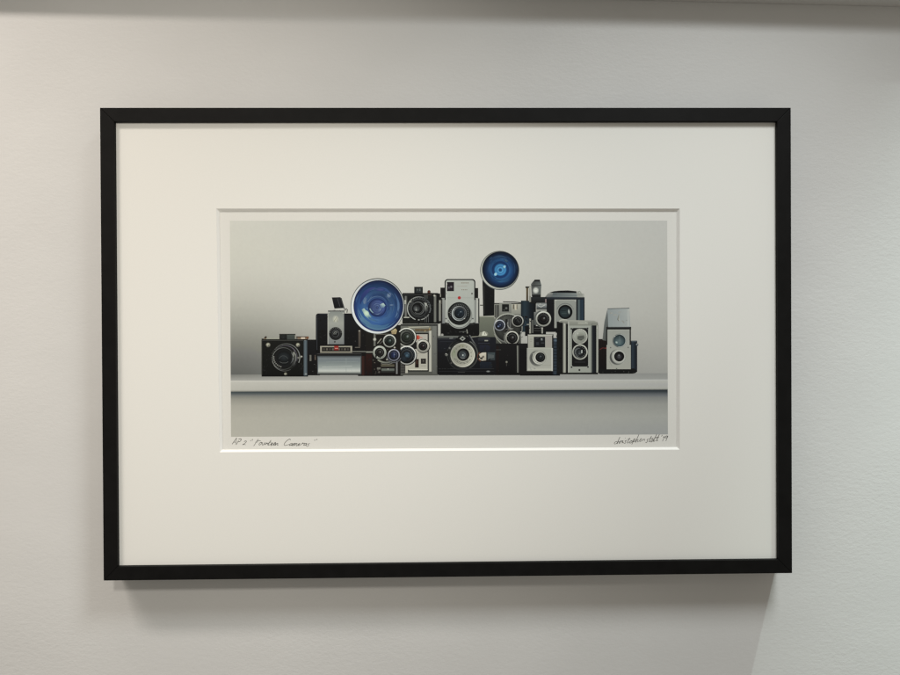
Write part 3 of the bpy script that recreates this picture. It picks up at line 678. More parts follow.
# cine camera with the crowded lenses, left half (dark turret)
P = Print(CAM)
P.rect(365.8, 332, 400.6, 375.4, (28, 26, 23), (20, 17, 16)); P.rect(365.8, 354, 372, 375.4, (44, 22, 19), (26, 15, 14))
P.rect(373.6, 333.4, 375.6, 346, (112, 112, 104)); P.disc(374.7, 339.4, 1.7, [(0, (222, 220, 208)), (1, (130, 130, 122))]); P.line([(376, 334.4), (392, 334)], 0.7, (104, 102, 92))
P.line([(377.4, 343.4), (381.4, 338.6)], 0.9, (150, 148, 138)); P.line([(379.6, 344), (382.6, 341)], 0.6, (92, 90, 84))
P.poly([(390.8, 331), (395.4, 328.4), (397.2, 330.4), (396, 334), (392, 334.2)], (196, 178, 138), [(150, 136, 108), (210, 194, 152), (170, 152, 116), (190, 170, 130), (150, 130, 100)])
P.rect(366, 351.4, 374, 352.6, (150, 150, 142))
P.arc(386, 350, 12.6, 1.6, 30, 130, (70, 72, 66), (150, 152, 140)); P.arc(386, 350, 14.4, .8, 40, 110, (112, 112, 104))
P.disc(387, 359.6, 1.2, [(0, (158, 156, 142)), (1, (70, 70, 64))]); P.disc(373, 360.4, 1.0, [(0, (140, 138, 128)), (1, (50, 40, 36))])
P.rect(396, 361, 397.6, 374, (128, 128, 126)); P.rect(381, 364.4, 394.4, 367, (98, 92, 74), (74, 72, 62)); P.rect(381.4, 368.6, 394.4, 371, (118, 124, 116), (86, 90, 84)); P.rect(377, 367.4, 380.6, 369.4, (112, 110, 102)); P.disc(379, 372, 1.3, [(0, (110, 106, 98)), (1, (44, 40, 36))])
P.line([(381, 371.8), (394.6, 371.8)], 0.6, (60, 62, 58)); P.glints(374, 362, 380, 374, 10, 50, 110, (1, .95, .85)); P.glints(383, 346, 395, 350, 8, 60, 140, (1, .95, .85)); P.disc(394.6, 347.6, 1.1, [(0, (206, 200, 182)), (1, (90, 86, 78))])
P.arc(394, 355.4, 7.2, .8, 20, 170, (90, 92, 98))
lens(P, 393.8, 355, 6.0, (140, 142, 160), 1.1, (22, 26, 52), (44, 54, 92)); P.rect(391.4, 352.6, 392.8, 357.6, (30, 36, 68)); P.rect(393.6, 352, 394.2, 358, (76, 88, 128))
lens(P, 389.5, 340.9, 6.5, (186, 188, 182), 1.2, (18, 23, 20), (50, 64, 60))
lens(P, 379.6, 352.4, 6.7, (162, 166, 158), 2.0, (20, 18, 17), (50, 46, 42)); P.disc(376.6, 357, 1.2, [(0, (226, 226, 218)), (1, (160, 164, 156))], n=10)
P.sparkle([(374.8, 338.4), (385.6, 336.6), (375.6, 348.8), (389.6, 351.6), (394.6, 347.4), (387, 359.2), (388, 369)]); P.engrave(389.5, 340.9, 4.5, 180, 360, 9, (96, 104, 100)); P.worn(366, 355, 380, 374, 12, 24)
P.done('printed_camera', 'dark movie camera with three small ringed lenses under the big blue flash')

# big blue flash dish
P = Print((0.93, 0.95, 0.81))
P.disc(377.7, 306.0, 27.0, [(0, (70, 72, 78)), (1, (78, 80, 84))], ry=27.9, n=64)
P.disc(377.6, 306.3, 26.4, [(0, (206, 204, 236)), (1, (202, 201, 232))], ry=27.3, lit=.1, ang=140, n=64)
P.disc(378.4, 305.9, 24.9, [(0, (24, 34, 80)), (1, (22, 28, 64))], ry=25.7, n=64)
P.disc(378.3, 306.0, 24.6, [(0, (64, 82, 150)), (0.36, (58, 84, 152)), (0.42, (42, 66, 134)), (0.55, (58, 88, 154)), (0.68, (48, 78, 146)), (0.8, (40, 68, 134)), (0.9, (34, 54, 116)), (1, (24, 34, 84))], ry=25.4, lit=.24, ang=115, n=64)
P.arc(378.3, 306, 20.5, 5.2, 55, 176, (60, 96, 160), (98, 130, 182), k=1.03, taper=True, n=30)
P.arc(378.3, 306, 22.6, 1.6, 40, 140, (70, 104, 164), (96, 128, 178), k=1.03, taper=True, n=24)
P.arc(378.3, 306, 20.2, 2.0, -38, 34, (60, 88, 156), (100, 124, 186), k=1.03, taper=True, n=24)
P.arc(378.3, 306, 18, 4, 185, 262, (34, 52, 118), (60, 64, 138), k=1.03, taper=True, n=24)
P.arc(378.3, 306, 17, 3.6, 262, 318, (60, 76, 140), (48, 74, 140), k=1.03, taper=True, n=24)
P.arc(377.8, 306, 14.6, 2.2, 90, 170, (56, 88, 150), (130, 160, 190), k=1.03, taper=True, n=24)
P.poly([(361.6, 309.6), (364, 308.2), (367.6, 312.4), (371.6, 317), (369.4, 319), (365, 316)], (150, 172, 196), [(120, 142, 180), (176, 196, 210), (190, 208, 216), (100, 132, 176), (96, 126, 172), (150, 176, 198)])
P.blob(366.4, 313.2, 2.4, 3.2, -40, (206, 220, 224), (164, 186, 204))
P.poly([(362.8, 301), (364.6, 297.4), (366.4, 298), (366.6, 303.4), (363.8, 304)], (90, 110, 168), [(74, 94, 158), (100, 118, 172), (88, 106, 164), (66, 86, 152), (104, 122, 176)])
P.blob(389, 295.2, 2.4, 3.0, 20, (122, 138, 186), (58, 78, 142)); P.blob(391.6, 305.2, 2.6, 1.0, 0, (120, 140, 192), (54, 80, 146)); P.blob(380, 289.6, 5.4, 1.6, 4, (66, 74, 142), (42, 60, 128))
P.disc(377.4, 307.4, 9.4, [(0, (50, 64, 130)), (0.84, (34, 50, 112)), (0.93, (24, 36, 90)), (1, (46, 70, 138))], n=40, lit=.1)
P.disc(377.2, 307.7, 8.1, [(0, (64, 80, 146)), (0.4, (76, 92, 158)), (0.75, (66, 80, 148)), (1, (38, 52, 114))], n=40, lit=.18, ang=-20)
P.arc(377.3, 306.6, 10.4, .7, 205, 330, (92, 112, 170), (60, 84, 150)); P.arc(377.2, 307.7, 5.2, .6, 0, 360, (52, 66, 132)); P.arc(377.2, 307.7, 3.3, .6, 0, 360, (58, 72, 138))
P.disc(377.2, 307.6, 1.6, [(0, (96, 112, 168)), (0.5, (40, 52, 110)), (1, (62, 78, 144))]); 
P.poly([(379.8, 304.4), (383.4, 303), (385.4, 305.4), (383.6, 307.8), (380.6, 307.4)], (150, 176, 204), [(110, 136, 184), (196, 212, 226), (150, 174, 206), (104, 130, 180), (90, 114, 172)])
P.line([(369.8, 308.6), (371.2, 311), (373.2, 312.8)], 1.2, (140, 166, 198), 0.7); P.line([(386.6, 306), (394, 305.6)], 0.5, (34, 48, 108))
for _ in range(46):
    a0 = random.uniform(0, 360); rr = random.uniform(10.8, 22.6); g = random.uniform(-1, 1.25)
    b = 0.24*math.cos(math.radians(a0-115))+1
    base = tuple(x*b for x in ((56, 86, 152) if rr < 16 else (46, 74, 142) if rr < 20 else (38, 62, 124)))
    c = mixc(base, (128, 156, 200), .2*g) if g > 0 else mixc(base, (22, 32, 84), -.25*g)
    P.arc(378.3, 306, rr, random.uniform(.5, 1.6), a0, a0+random.uniform(10, 42), c, k=1.03, taper=True)
for _ in range(12):
    a0 = random.uniform(0, 2*PI); rr = random.uniform(2.4, 7)
    P.arc(377.2, 307.7, rr, random.uniform(.4, .9), math.degrees(a0), math.degrees(a0)+random.uniform(25, 80), random.choice([(88, 104, 168), (46, 58, 118), (104, 122, 178)]), taper=True)
P.done('printed_flashgun', 'large bright blue flash dish with a silver rim, printed left of the pile')

# wide black camera in the middle of the bottom row
P = Print(CAM)
P.rrect(437.4, 337, 496, 375.2, 2, (27, 28, 35), (16, 16, 18)); P.rect(437.4, 352, 452, 374, (21, 21, 24), (14, 14, 14))
P.rect(437.6, 335.8, 468, 337.2, (104, 106, 100)); P.rect(438, 338.6, 456, 339.4, (56, 58, 60)); P.rect(440, 341.4, 454, 341.9, (46, 48, 54)); P.line([(449.4, 338.4), (453, 338.2)], .8, (124, 126, 122))
P.poly([(478.6, 336), (480, 332.4), (485.6, 331.4), (488, 333), (488, 335.4), (470.6, 337.6), (470.6, 336.6)], (150, 150, 138)); P.poly([(481.8, 335.6), (482.4, 332), (484.4, 331.2), (487, 334.6), (486.6, 335.8)], (222, 222, 206)); P.rect(484.4, 332.4, 485.2, 334.6, (150, 148, 136))
P.line([(469.6, 335), (472.4, 340), (476, 346), (477.4, 350.4)], 1.1, (104, 106, 104)); P.rect(478, 338, 490, 341, (52, 54, 62), (34, 36, 44)); P.rect(484.6, 340, 488, 341.2, (156, 156, 146)); P.rect(478, 343, 489.6, 343.6, (52, 54, 66))
P.rect(479.6, 345, 490, 352, (34, 36, 52), (26, 28, 38)); P.rect(480, 362, 491.6, 369, (28, 34, 46), (22, 26, 36))
P.disc(462.7, 354.6, 16.2, [(0, K0), (0.9, (22, 23, 24)), (0.97, (36, 37, 38)), (1, (22, 22, 24))], n=44)
P.arc(462.8, 354.6, 14.9, .9, -62, 64, (108, 110, 104), (62, 62, 58)); P.arc(462.8, 354.6, 13.6, .6, 0, 360, (46, 46, 44)); P.arc(462.8, 354.6, 15.6, .6, 110, 230, (50, 50, 48))
P.poly([(455, 339.6), (459, 336), (467, 336), (471, 341), (462, 343)], (19, 19, 20)); P.poly([(459.4, 338.6), (462.4, 336.2), (465.6, 338.4), (462.6, 341)], (160, 162, 156)); P.poly([(461, 338.6), (462.5, 337.3), (464, 338.5), (462.6, 339.8)], (54, 58, 60))
P.disc(462.7, 354.9, 12.4, [(0, (150, 150, 138)), (0.5, (166, 165, 153)), (0.62, (176, 174, 162)), (0.76, (162, 160, 148)), (0.84, (188, 186, 174)), (0.95, (198, 196, 184)), (1, (140, 140, 130))], lit=0.15, ang=20, n=48)
P.arc(462.7, 354.9, 9.2, 4.6, 150, 215, (158, 158, 146), (140, 148, 124), taper=True); P.arc(462.7, 354.9, 9.4, 3.4, 250, 290, (150, 148, 128), (166, 166, 150), taper=True)
for k in range(14):
    a = math.radians(200+k*24); P.line([(462.7+8*math.cos(a), 354.9+8*math.sin(a)), (462.7+9.4*math.cos(a), 354.9+9.4*math.sin(a))], .6, (112, 112, 102))
P.arc(462.7, 354.9, 10.6, .4, 0, 360, (140, 138, 126)); P.arc(462.7, 354.9, 7.6, .5, 40, 150, (104, 104, 96)); P.arc(462.7, 354.9, 8.8, .4, 30, 160, (120, 120, 110))
P.disc(463.2, 354.6, 6.2, [(0, (40, 46, 50)), (0.5, (30, 34, 36)), (0.62, (76, 80, 80)), (0.7, (22, 23, 24)), (1, (14, 14, 15))], lit=.4, ang=150)
P.disc(462.8, 354.8, 3.4, [(0, (118, 126, 128)), (0.3, (56, 64, 68)), (0.7, (84, 90, 92)), (1, (28, 30, 32))], lit=.25, ang=20); P.blob(462.9, 355.1, .9, 1.1, 0, (224, 230, 226), (90, 98, 100)); P.line([(460.4, 357.4), (462.6, 358.6), (464.8, 358)], .7, (124, 128, 124))
P.poly([(486.2, 352.4), (486.2, 360.4), (482, 360.8), (479.4, 359.4), (478.4, 356.6), (479.6, 353.8), (482.2, 352.6)], (206, 198, 182), [(214, 208, 192), (176, 168, 154), (190, 180, 166), (206, 192, 174), (200, 188, 170), (216, 206, 190), (222, 214, 198)]); P.disc(483.2, 356.8, 1.4, [(0, (70, 64, 58)), (0.6, (120, 112, 102)), (1, (196, 188, 172))]); P.arc(482.6, 356.6, 5, .8, 110, 240, (104, 62, 46))
P.rect(487.4, 352.4, 495, 360.2, (66, 76, 78), (52, 58, 60)); P.poly([(488, 354), (494, 355), (494, 357.8), (488, 359)], (86, 92, 92))
P.disc(446.4, 354.6, 1.8, [(0, (166, 164, 156)), (0.6, (110, 110, 104)), (1, (40, 40, 42))]); P.disc(449.6, 348, 1.3, [(0, (130, 130, 126)), (1, (40, 40, 42))]); P.disc(451.2, 363, .9, [(0, (110, 106, 98)), (1, (36, 36, 36))])
P.rect(438.6, 368.4, 494, 369, (44, 44, 46)); P.rect(438.6, 371, 494, 371.6, (36, 36, 38)); P.blob(488.2, 371.4, 2.4, 1, 0, (150, 152, 148), (30, 31, 34)); P.rect(458, 371.8, 465, 372.6, (56, 56, 54))
P.glints(440, 342, 449, 366, 6, 30, 56, (.9, .95, 1.1)); P.glints(478, 362, 492, 372, 6, 30, 56, (.85, .95, 1.1))
P.worn(439, 342, 450, 372, 14, 22); P.worn(478, 345, 494, 370, 12, 28); P.sparkle([(455, 346.6), (471.6, 348), (483, 333), (446.2, 354), (462.6, 337)]); P.line([(438, 337.5), (458, 337.5)], .4, (120, 122, 116))
P.done('printed_camera', 'wide black camera with a cream lens plate, in the middle of the bottom row')

# small white faced camera at the front
P = Print(CAM)
P.rect(520, 371, 560, 375.6, (22, 21, 20), (14, 14, 14)); P.rect(519, 349, 527.4, 374, (18, 17, 17))
P.bands(552.4, 338, 559.6, 374.6, [(0, (20, 23, 27)), (0.3, (50, 60, 72)), (0.7, (38, 47, 58)), (1, (18, 20, 24))], horiz=True); P.blob(555.6, 340.4, 2.4, 1.6, 0, (98, 112, 128), (44, 54, 66))
for i in range(9): P.rect(553, 345+i*3.1, 558.6, 345.8+i*3.1, (26, 31, 38))
for y in (344, 347.6, 352.6, 358.6, 367.4): P.rect(559.2, y, 560.8, y+2.2, (150, 152, 146))
P.rect(527.6, 334.2, 553.4, 348, (44, 42, 40)); P.rect(528, 335, 552.2, 348.2, (184, 182, 172), (174, 173, 163)); P.rect(545.6, 335.6, 551.6, 347, (172, 166, 160)); P.rect(552, 334.6, 553.4, 348, (34, 33, 32)); P.rect(527.8, 334.6, 552.6, 335.3, (206, 204, 194))
P.rect(533.8, 336.8, 545.2, 347.4, (30, 31, 34), (22, 22, 24)); P.disc(541.8, 339.6, 1.7, [(0, (140, 144, 146)), (0.6, (66, 70, 74)), (1, (32, 33, 36))]); P.rect(536, 342, 539, 345, (50, 52, 56)); P.rect(541, 342.6, 544.4, 343.2, (76, 78, 80)); P.line([(535.6, 339), (538.6, 338)], .6, (62, 64, 68))
P.bands(526.8, 348, 552.6, 371, [(0, (196, 195, 185)), (0.05, (178, 178, 169)), (0.85, (182, 181, 172)), (0.95, (202, 201, 190)), (1, (150, 150, 142))]); P.rect(551.4, 348, 552.8, 371, (212, 210, 202)); P.rect(526.8, 348, 527.6, 371, (150, 150, 144))
for i in range(6): P.rect(541+i*1.7, 364.8, 542+i*1.7, 365.3, (160, 158, 150))
P.disc(537.6, 358.2, 8.2, [(0, (110, 112, 106)), (0.8, (112, 113, 107)), (1, (164, 164, 156))], lit=.28, ang=-10)
P.disc(539.4, 357.6, 7.1, [(0, (200, 199, 190)), (0.86, (206, 204, 195)), (1, (150, 150, 142))], lit=.08, ang=150)
P.ring(539.6, 357.5, 5.6, .5, (158, 158, 150)); P.disc(540.3, 357.3, 4.9, [(0, (62, 66, 68)), (0.25, (34, 37, 40)), (0.5, (18, 19, 20)), (0.65, (48, 50, 50)), (0.78, (20, 20, 20)), (1, (14, 14, 14))], lit=.3); P.blob(540.8, 356.2, .8, .6, 0, (134, 140, 142), (40, 43, 46))
P.engrave(539.4, 357.6, 6.2, 170, 370, 18, (140, 140, 132)); P.sparkle([(552, 349), (541.6, 339), (533.4, 354), (560, 346)]); P.rect(530, 339, 532.6, 339.5, (140, 138, 130)); P.rect(530, 341, 532, 341.4, (144, 142, 134)); P.worn(528, 365, 536, 370, 5, 172)
P.done('printed_camera', 'small pale faced viewfinder camera with a ribbed navy side, at the front')

# upright twin lens camera
P = Print(CAM)
P.rect(556.8, 321.6, 596.4, 373.6, (26, 26, 25), (18, 18, 18)); P.poly([(558, 323), (561, 320.6), (566, 320), (594, 320.6), (597.6, 322), (597.6, 325), (558, 325)], (150, 152, 144), [(40, 40, 38), (150, 150, 142), (178, 178, 168), (168, 168, 160), (170, 168, 160), (128, 128, 120), (40, 40, 38)])
P.bands(562.6, 323, 566.2, 373, [(0, (60, 60, 56)), (0.45, (188, 187, 176)), (0.75, (170, 170, 160)), (1, (44, 44, 42))], horiz=True); P.rect(566.2, 324, 568.2, 372.6, (18, 18, 18)); P.rect(557, 322.6, 562.6, 373, (20, 20, 19), (26, 26, 24))
P.rect(568, 321.4, 591.8, 372.8, (172, 174, 166), (166, 168, 160)); P.rect(568, 321.4, 569, 372.8, (192, 193, 184)); P.rect(590.6, 326, 591.8, 372.8, (140, 142, 136))
P.rect(569, 321.6, 595, 325.6, (158, 158, 150), (140, 141, 133)); P.rect(578, 321.8, 588, 324.4, (172, 172, 162))
P.bands(591.8, 323.4, 596.4, 373.4, [(0, (42, 45, 48)), (0.4, (30, 33, 38)), (1, (14, 15, 17))], horiz=True); P.bands(596.2, 325, 598.4, 372.8, [(0, (120, 121, 114)), (0.4, (186, 186, 176)), (1, (150, 150, 142))], horiz=True); P.rect(592, 323, 598, 325.4, (140, 140, 132))
P.rrect(571.8, 328, 588.2, 366.6, 1.8, (28, 28, 28), (20, 20, 20)); P.rect(574.6, 361.8, 585.4, 362.4, (54, 54, 54)); P.rect(574.6, 359.8, 585.4, 360.2, (40, 40, 40))
for (x, y) in ((571.4, 328.8), (587.6, 328.4), (571.6, 367.2), (588, 367)): P.disc(x, y, 1.0, [(0, (26, 26, 26)), (0.6, (46, 46, 44)), (1, (130, 131, 126))], n=12)
P.disc(580, 336.4, 7.6, [(0, (190, 190, 182)), (1, (192, 192, 182))], lit=.08); P.disc(580, 336.4, 6.4, [(0, (138, 139, 130)), (0.6, (158, 160, 150)), (0.9, (172, 173, 164)), (1, (118, 118, 112))], lit=.12, ang=-120)
P.poly([(577.4, 336.2), (584, 335.2), (584.6, 338.4), (581, 340.6), (577.6, 339.4)], (84, 86, 78), [(96, 98, 90), (112, 112, 104), (100, 102, 94), (76, 78, 72), (92, 94, 86)]); P.line([(578, 337.4), (584, 336.6)], .5, (62, 62, 58)); P.blob(577.6, 333.4, 1.8, 1.4, -30, (196, 197, 188), (160, 161, 152))
P.disc(580, 352, 7.7, [(0, (186, 186, 178)), (1, (190, 190, 180))], lit=.1); P.disc(580, 352, 6.5, [(0, (70, 74, 74)), (0.3, (40, 43, 44)), (0.6, (24, 25, 26)), (0.9, (36, 37, 37)), (1, (70, 70, 68))], lit=.3, ang=160)
P.arc(579, 352, 3.6, 1.2, 90, 290, (84, 88, 88), (110, 114, 112), taper=True); P.poly([(581.2, 350.2), (582.4, 349.8), (582.4, 353), (581.2, 353.4)], (190, 194, 190)); P.blob(579.6, 353.6, 1.6, 1.2, 0, (100, 104, 104), (46, 50, 50)); P.line([(576.6, 356.4), (579, 357.6)], .7, (120, 122, 118))
P.disc(579.4, 370, 1.2, [(0, (36, 34, 32)), (0.6, (52, 50, 48)), (1, (150, 150, 144))], n=12)
for i in range(14): P.disc(570.2+random.uniform(-.5, .5), 331+i*2.6, .35, [(0, (122, 124, 118)), (1, (150, 152, 146))], n=6)
P.rect(556.6, 372.6, 598, 374.2, (18, 18, 17))
P.engrave(580, 352, 5.2, 0, 340, 16, (120, 122, 118)); P.engrave(580, 336.4, 6.9, 0, 340, 22, (150, 150, 142)); P.sparkle([(575, 331.4), (574.8, 347), (564.6, 325), (597.2, 328), (586, 322.4)]); P.worn(557, 326, 562, 370, 10, 22)
P.done('printed_camera', 'upright twin lens camera with two ringed lenses in a black inset')

# twin lens camera with raised hood, far right
P = Print(CAM)
P.rect(598.4, 339, 606.8, 372.4, (32, 24, 22), (16, 15, 15)); P.bands(630.2, 340.8, 637.2, 372, [(0, (20, 22, 26)), (0.35, (48, 58, 70)), (0.6, (36, 42, 52)), (1, (22, 24, 30))], horiz=True); P.disc(637, 344.6, 1.4, [(0, (110, 116, 124)), (1, (60, 66, 72))]); P.rect(631.4, 340.6, 636.8, 342, (84, 90, 96))
for i in range(5): P.rect(599.4+i*1.4, 341, 599.9+i*1.4, 371, (20, 16, 15))
P.line([(599.6, 349.6), (603, 347.8), (606, 348.6)], 1.0, (84, 38, 36)); P.rect(605, 347.6, 606.6, 348.8, (110, 46, 42))
P.poly([(598.4, 368.8), (634, 368.4), (637, 370.6), (636, 372.8), (633, 373.6), (600, 373.8), (598, 372.6)], (20, 20, 19)); P.glints(600, 371, 634, 373, 9, 40, 90)
P.poly([(607.4, 309), (608.6, 327.6), (606.8, 341), (602.4, 340), (604.4, 322)], (96, 100, 98), [(120, 124, 122), (86, 89, 86), (70, 72, 68), (110, 112, 106), (112, 116, 112)])
P.poly([(607.6, 308.8), (629.4, 308.0), (630.4, 326.8), (608.2, 327)], SIL, [(156, 162, 163), (184, 187, 184), (178, 182, 181), (160, 167, 168)]); P.line([(607.6, 308.7), (629.4, 308.2)], .7, (88, 92, 92)); P.rect(627.4, 309, 629, 326, (192, 194, 190))
P.poly([(617.2, 319.4), (619, 313.4), (619.6, 320.2), (618.4, 321.2)], (110, 112, 106), [(94, 96, 92), (150, 150, 142), (204, 204, 194), (100, 102, 96)])
P.rect(607.2, 326.8, 631.2, 329.5, (36, 38, 38), (24, 25, 25)); P.rect(606.2, 327, 608, 345, (32, 32, 31)); P.rect(629.6, 328, 631, 348, (44, 42, 38)); P.rect(607, 345, 607.6, 368, (132, 134, 128))
P.rect(607.4, 329.6, 629.6, 347, (168, 169, 162), (174, 174, 167)); P.rect(606.6, 345, 630.8, 369.2, (174, 174, 167), (178, 177, 168)); P.line([(608.4, 330.4), (629, 330)], .5, (190, 190, 182))
P.disc(619.4, 340.6, 6.9, [(0, (128, 134, 132)), (0.9, (136, 140, 137)), (1, (112, 114, 110))], lit=.15, ang=-50); P.disc(619.5, 340.6, 5.9, [(0, (104, 120, 120)), (0.45, (84, 100, 102)), (0.8, (62, 78, 81)), (1, (44, 56, 58))], lit=.25, ang=110); P.arc(619.4, 340.6, 6.4, .6, -80, 100, (186, 190, 186)); P.blob(616.6, 342.4, 1.5, 1.2, 30, (198, 212, 208), (98, 114, 114)); P.line([(619.6, 336), (620, 344)], .5, (110, 124, 124))
P.disc(617.6, 357.2, 8.0, [(0, (96, 97, 92)), (0.85, (100, 101, 96)), (1, (160, 160, 153))], lit=.3, ang=0); P.disc(618.7, 356.5, 7.4, [(0, (200, 200, 192)), (0.8, (208, 207, 199)), (1, (150, 151, 145))], lit=.06)
P.disc(619.2, 356.4, 5.1, [(0, (84, 84, 86)), (0.3, (60, 58, 60)), (0.55, (26, 25, 26)), (0.8, (20, 20, 20)), (1, (14, 14, 14))], lit=.25, ang=100); P.blob(619, 355.2, .9, .7, 0, (150, 152, 154), (70, 70, 72))
for (x, y) in ((610.6, 347.6), (628.2, 347.4), (616.6, 368.6)): P.disc(x, y, .8, [(0, (70, 70, 66)), (1, (150, 150, 144))], n=10)
P.line([(609, 361), (612, 366)], .5, (160, 160, 152))
P.engrave(618.7, 356.5, 6.2, 160, 380, 18, (150, 150, 144)); P.sparkle([(613, 352.6), (629, 310), (614.6, 336.4), (630, 346), (637, 344)]); P.worn(609, 310, 627, 325, 7, 168); P.line([(608, 327.1), (630, 327)], .4, (110, 112, 110))
P.done('printed_camera', 'twin lens camera with its grey hood raised, rightmost in the row')

# ---- handwriting in pencil on the paper margin: single-stroke letters, x in letter widths, y up (1 = x-height)
GL = {
 'A': (1.5, [[(0, 0), (.6, 2), (.75, 2), (1.2, 0)], [(.2, .7), (1.2, .8)]]),
 'P': (1.3, [[(.1, 0), (.3, 2)], [(.1, 1.9), (.9, 2), (1.1, 1.5), (.8, 1), (.25, .9)]]),
 '2': (1.3, [[(.1, 1.4), (.5, 1.8), (.9, 1.5), (.6, .7), (0, 0), (.5, .15), (1.1, 0)]]),
 '"': (1.0, [[(.2, 2), (.15, 1.5)], [(.6, 2), (.55, 1.5)]]),
 "'": (.5, [[(.2, 2.1), (.1, 1.6)]]),
 'F': (1.5, [[(.1, -.4), (.5, 2)], [(.2, 1.9), (.8, 2.1), (1.5, 2)], [(.1, .9), (.9, 1.05)]]),
 'C': (1.6, [[(1.3, 1.8), (.9, 2.1), (.3, 1.4), (.1, .5), (.4, 0), (1.2, .2), (1.6, .4)]]),
 'o': (1.0, [[(.5, 1), (.1, .6), (.3, 0), (.8, .4), (.6, 1), (.5, .9), (1.0, .8)]]),
 'u': (1.1, [[(.0, .9), (.15, .1), (.5, 0), (.8, .9), (.85, .1), (1.1, .2)]]),
 'r': (.8, [[(0, .2), (.2, 1), (.3, .7), (.7, .9), (.75, .3), (.8, .2)]]),
 't': (.8, [[(.45, 1.9), (.25, .2), (.5, 0), (.8, .2)], [(0, 1.15), (.8, 1.3)]]),
 'T': (1.0, [[(.45, 2.1), (.25, .2), (.5, 0), (.9, .2)], [(0, 1.3), (1.6, 1.5)]]),
 'e': (.85, [[(0, .3), (.5, .6), (.45, 1), (.15, .7), (.3, 0), (.85, .3)]]),
 'n': (1.0, [[(0, .9), (.1, 0), (.2, .6), (.6, .9), (.7, .1), (1.0, .2)]]),
 'a': (1.0, [[(.7, .9), (.2, .8), (.1, .1), (.6, .3), (.75, .9), (.7, .1), (1.0, .2)]]),
 'm': (1.5, [[(0, .9), (.1, 0), (.2, .7), (.5, .9), (.6, .1), (.7, .7), (1.0, .9), (1.15, .1), (1.5, .2)]]),
 's': (.8, [[(.7, 1), (.2, .8), (.6, .4), (.4, -.05), (0, .1)]]),
 'c': (.9, [[(.8, .9), (.3, .9), (.05, .3), (.4, 0), (.9, .3)]]),
 'h': (1.0, [[(.25, 2.6), (.05, 0), (.25, .7), (.6, .9), (.7, .1), (1.0, .2)]]),
 'i': (.5, [[(.1, .9), (.1, .1), (.5, .2)], [(.2, 1.5), (.3, 1.6)]]),
 'p': (1.0, [[(.1, 1.1), (0, -.9)], [(.1, .7), (.5, 1), (.7, .5), (.4, .05), (.15, .2), (1.0, .25)]]),
 '1': (.6, [[(.2, 1.3), (.45, 1.6), (.3, 0)]]),
 '9': (.9, [[(.7, 1.4), (.3, 1.5), (.15, 1), (.6, 1), (.75, 1.5), (.6, 0)]]),
 ' ': (.9, []),
}
def smooth(pts, n=5):
    out = []
    for i in range(len(pts)-1):
        p0 = pts[max(0, i-1)]; p1 = pts[i]; p2 = pts[i+1]; p3 = pts[min(len(pts)-1, i+2)]
        for k in range(n):
            t = k/n
            out.append(tuple(0.5*((2*b)+(c-a)*t+(2*a-5*b+4*c-d)*t*t+(-a+3*b-3*c+d)*t**3) for a, b, c, d in zip(p0, p1, p2, p3)))
    out.append(pts[-1])
    return out
def write(P, text, x, y, x_end, y_end, xh, slant, w, c):
    tot = sum(GL[ch][0] for ch in text); sx = (x_end-x)/tot; cur = 0
    for ch in text:
        wd, strokes = GL[ch]
        for s in strokes:
            pts = []
            jx, jy, js = random.uniform(-.12, .12), random.uniform(-.16, .16), random.uniform(.8, 1.2)
            for (a, b) in smooth(s):
                a, b = a+jx, b*js+jy
                t = (cur+a)/tot
                pts.append((x+(cur+a)*sx+slant*b*xh, y+(y_end-y)*t-b*xh))
            k = random.uniform(.85, 1.15)
            P.line(pts, w*1.1*k, mixc(c, (150, 146, 136), random.uniform(0, .25)), w*0.8*k)
        cur += wd
P = Print()
G = (104, 101, 92)
write(P, 'AP 2', 232, 444.4, 246.4, 445.0, 2.7, .4, .62, G)
write(P, '"', 249.6, 444.6, 252.4, 444.6, 2.5, .2, .66, G)
write(P, 'Fourteen', 253.8, 445.0, 278.4, 445.4, 2.5, .48, .58, G)
write(P, 'Cameras', 283, 445.6, 309.4, 446.0, 2.6, .5, .58, G)
write(P, '"', 313.6, 443.8, 317, 443.8, 2.3, .2, .66, G)
P.done('handwritten_title', 'pencilled title in quotation marks at the lower left of the print')
P = Print()
write(P, 'christopher', 613.6, 443.8, 644, 441.8, 2.8, .36, .58, G)
write(P, 'sToTt', 645.8, 442.4, 657.4, 441.2, 3.0, .4, .62, G)
write(P, "'19", 659.4, 441.6, 667, 441.2, 3.0, .3, .62, G)
P.done('handwritten_signature', 'pencilled signature and year at the lower right of the print')

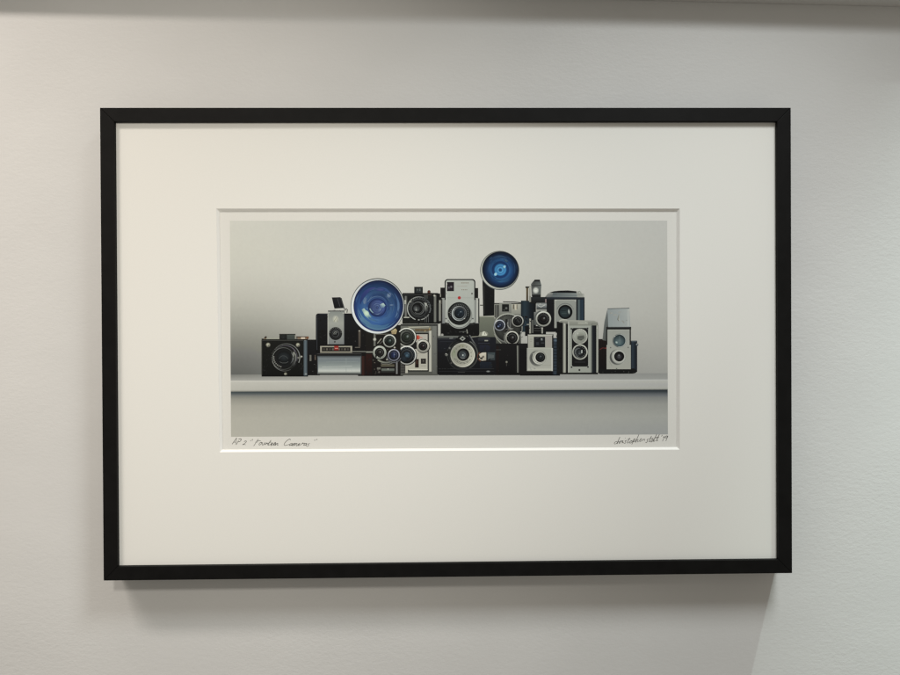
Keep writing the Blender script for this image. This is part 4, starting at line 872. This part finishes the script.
# ------------------------------------------------------------------ added ledge, mostly out of frame, shaped to shade the wall top
bm = bmesh.new()
prof = [(0, 0), (LEDGE_OUT, 0.0), (LEDGE_OUT+0.001, 0.012), (LEDGE_OUT-0.004, 0.08), (0, 0.088)]
ends = []
for x in (-1.6, 1.6):
    ends.append([bm.verts.new((x, -d, z)) for d, z in prof])
for i in range(5):
    j = (i+1) % 5
    bm.faces.new((ends[0][i], ends[0][j], ends[1][j], ends[1][i]))
bm.faces.new(ends[0][::-1]); bm.faces.new(ends[1])
bmesh.ops.recalc_face_normals(bm, faces=bm.faces)
ledge = obj_from_bm('shade_ledge', bm, m_ledge)
ledge.location = (0, Y_WALL-0.0005, H0+LEDGE_Z); ledge.rotation_euler = (0, math.radians(1.2), 0)
ledge['label'] = 'added pale moulding above the framed picture, put there to shade the wall top'
ledge['category'] = 'moulding'
# ------------------------------------------------------------------ light
world = bpy.data.worlds.new('World'); sc.world = world; world.use_nodes = True
bg = world.node_tree.nodes['Background']
LIGHTS = {
 # name: (place and aim relative to the picture's centre, power per channel, radius, cone, blend)
 'wall_lamp':  ((0.94, -0.41, 1.70), (1.13, -0.37, -0.30), (262.0, 316.0, 298.0), 0.018, 52.5, 0.95),
 'front_lamp': ((-0.285, -1.187, 0.485), (-0.375, 0.04, 0.02), (19.6, 18.4, 16.4), 0.06, 64.0, 0.95),
 'cool_lamp':  ((0.60, -0.882, 1.164), (0.04, 0.04, -1.20), (73.0, 75.6, 75.2), 0.24, 77.5, 0.95),
}
for k in range(5):                                # one warm lamp split into a row to soften its shadow edges
    dx = (k-2)*0.19
    LIGHTS['warm_lamp_%d' % k] = ((-1.38+dx, -0.85, 1.45), (-1.126+dx, 0.04, 0.22), (27.0, 24.5, 22.2), 0.105, 62.0, 1.0)
AMB = ((1.0, 0.248/0.266, 0.215/0.266), 0.266)
bg.inputs['Color'].default_value = AMB[0]+(1,); bg.inputs['Strength'].default_value = AMB[1]
for nm, (lo, tg, pw_, rad, cone, bl) in LIGHTS.items():
    nm = nm.rstrip('_0123456789'); ld = bpy.data.lights.new(nm, 'SPOT'); lo_ = bpy.data.objects.new(nm, ld); COL.objects.link(lo_)
    pw_ = tuple(1.025*x for x in pw_); mxp = max(pw_)
    ld.energy = mxp; ld.color = tuple(x/mxp for x in pw_)
    ld.shadow_soft_size = rad; ld.spot_size = math.radians(cone); ld.spot_blend = bl
    lo_.location = Vector(lo)+Vector((0, 0, H0))
    lo_.rotation_euler = (Vector(tg)-Vector(lo)).to_track_quat('-Z', 'Y').to_euler()

sc.view_settings.view_transform = 'Standard'; sc.view_settings.look = 'None'
sc.view_settings.exposure = 0; sc.view_settings.gamma = 1
sc.cycles.filter_width = 1.35
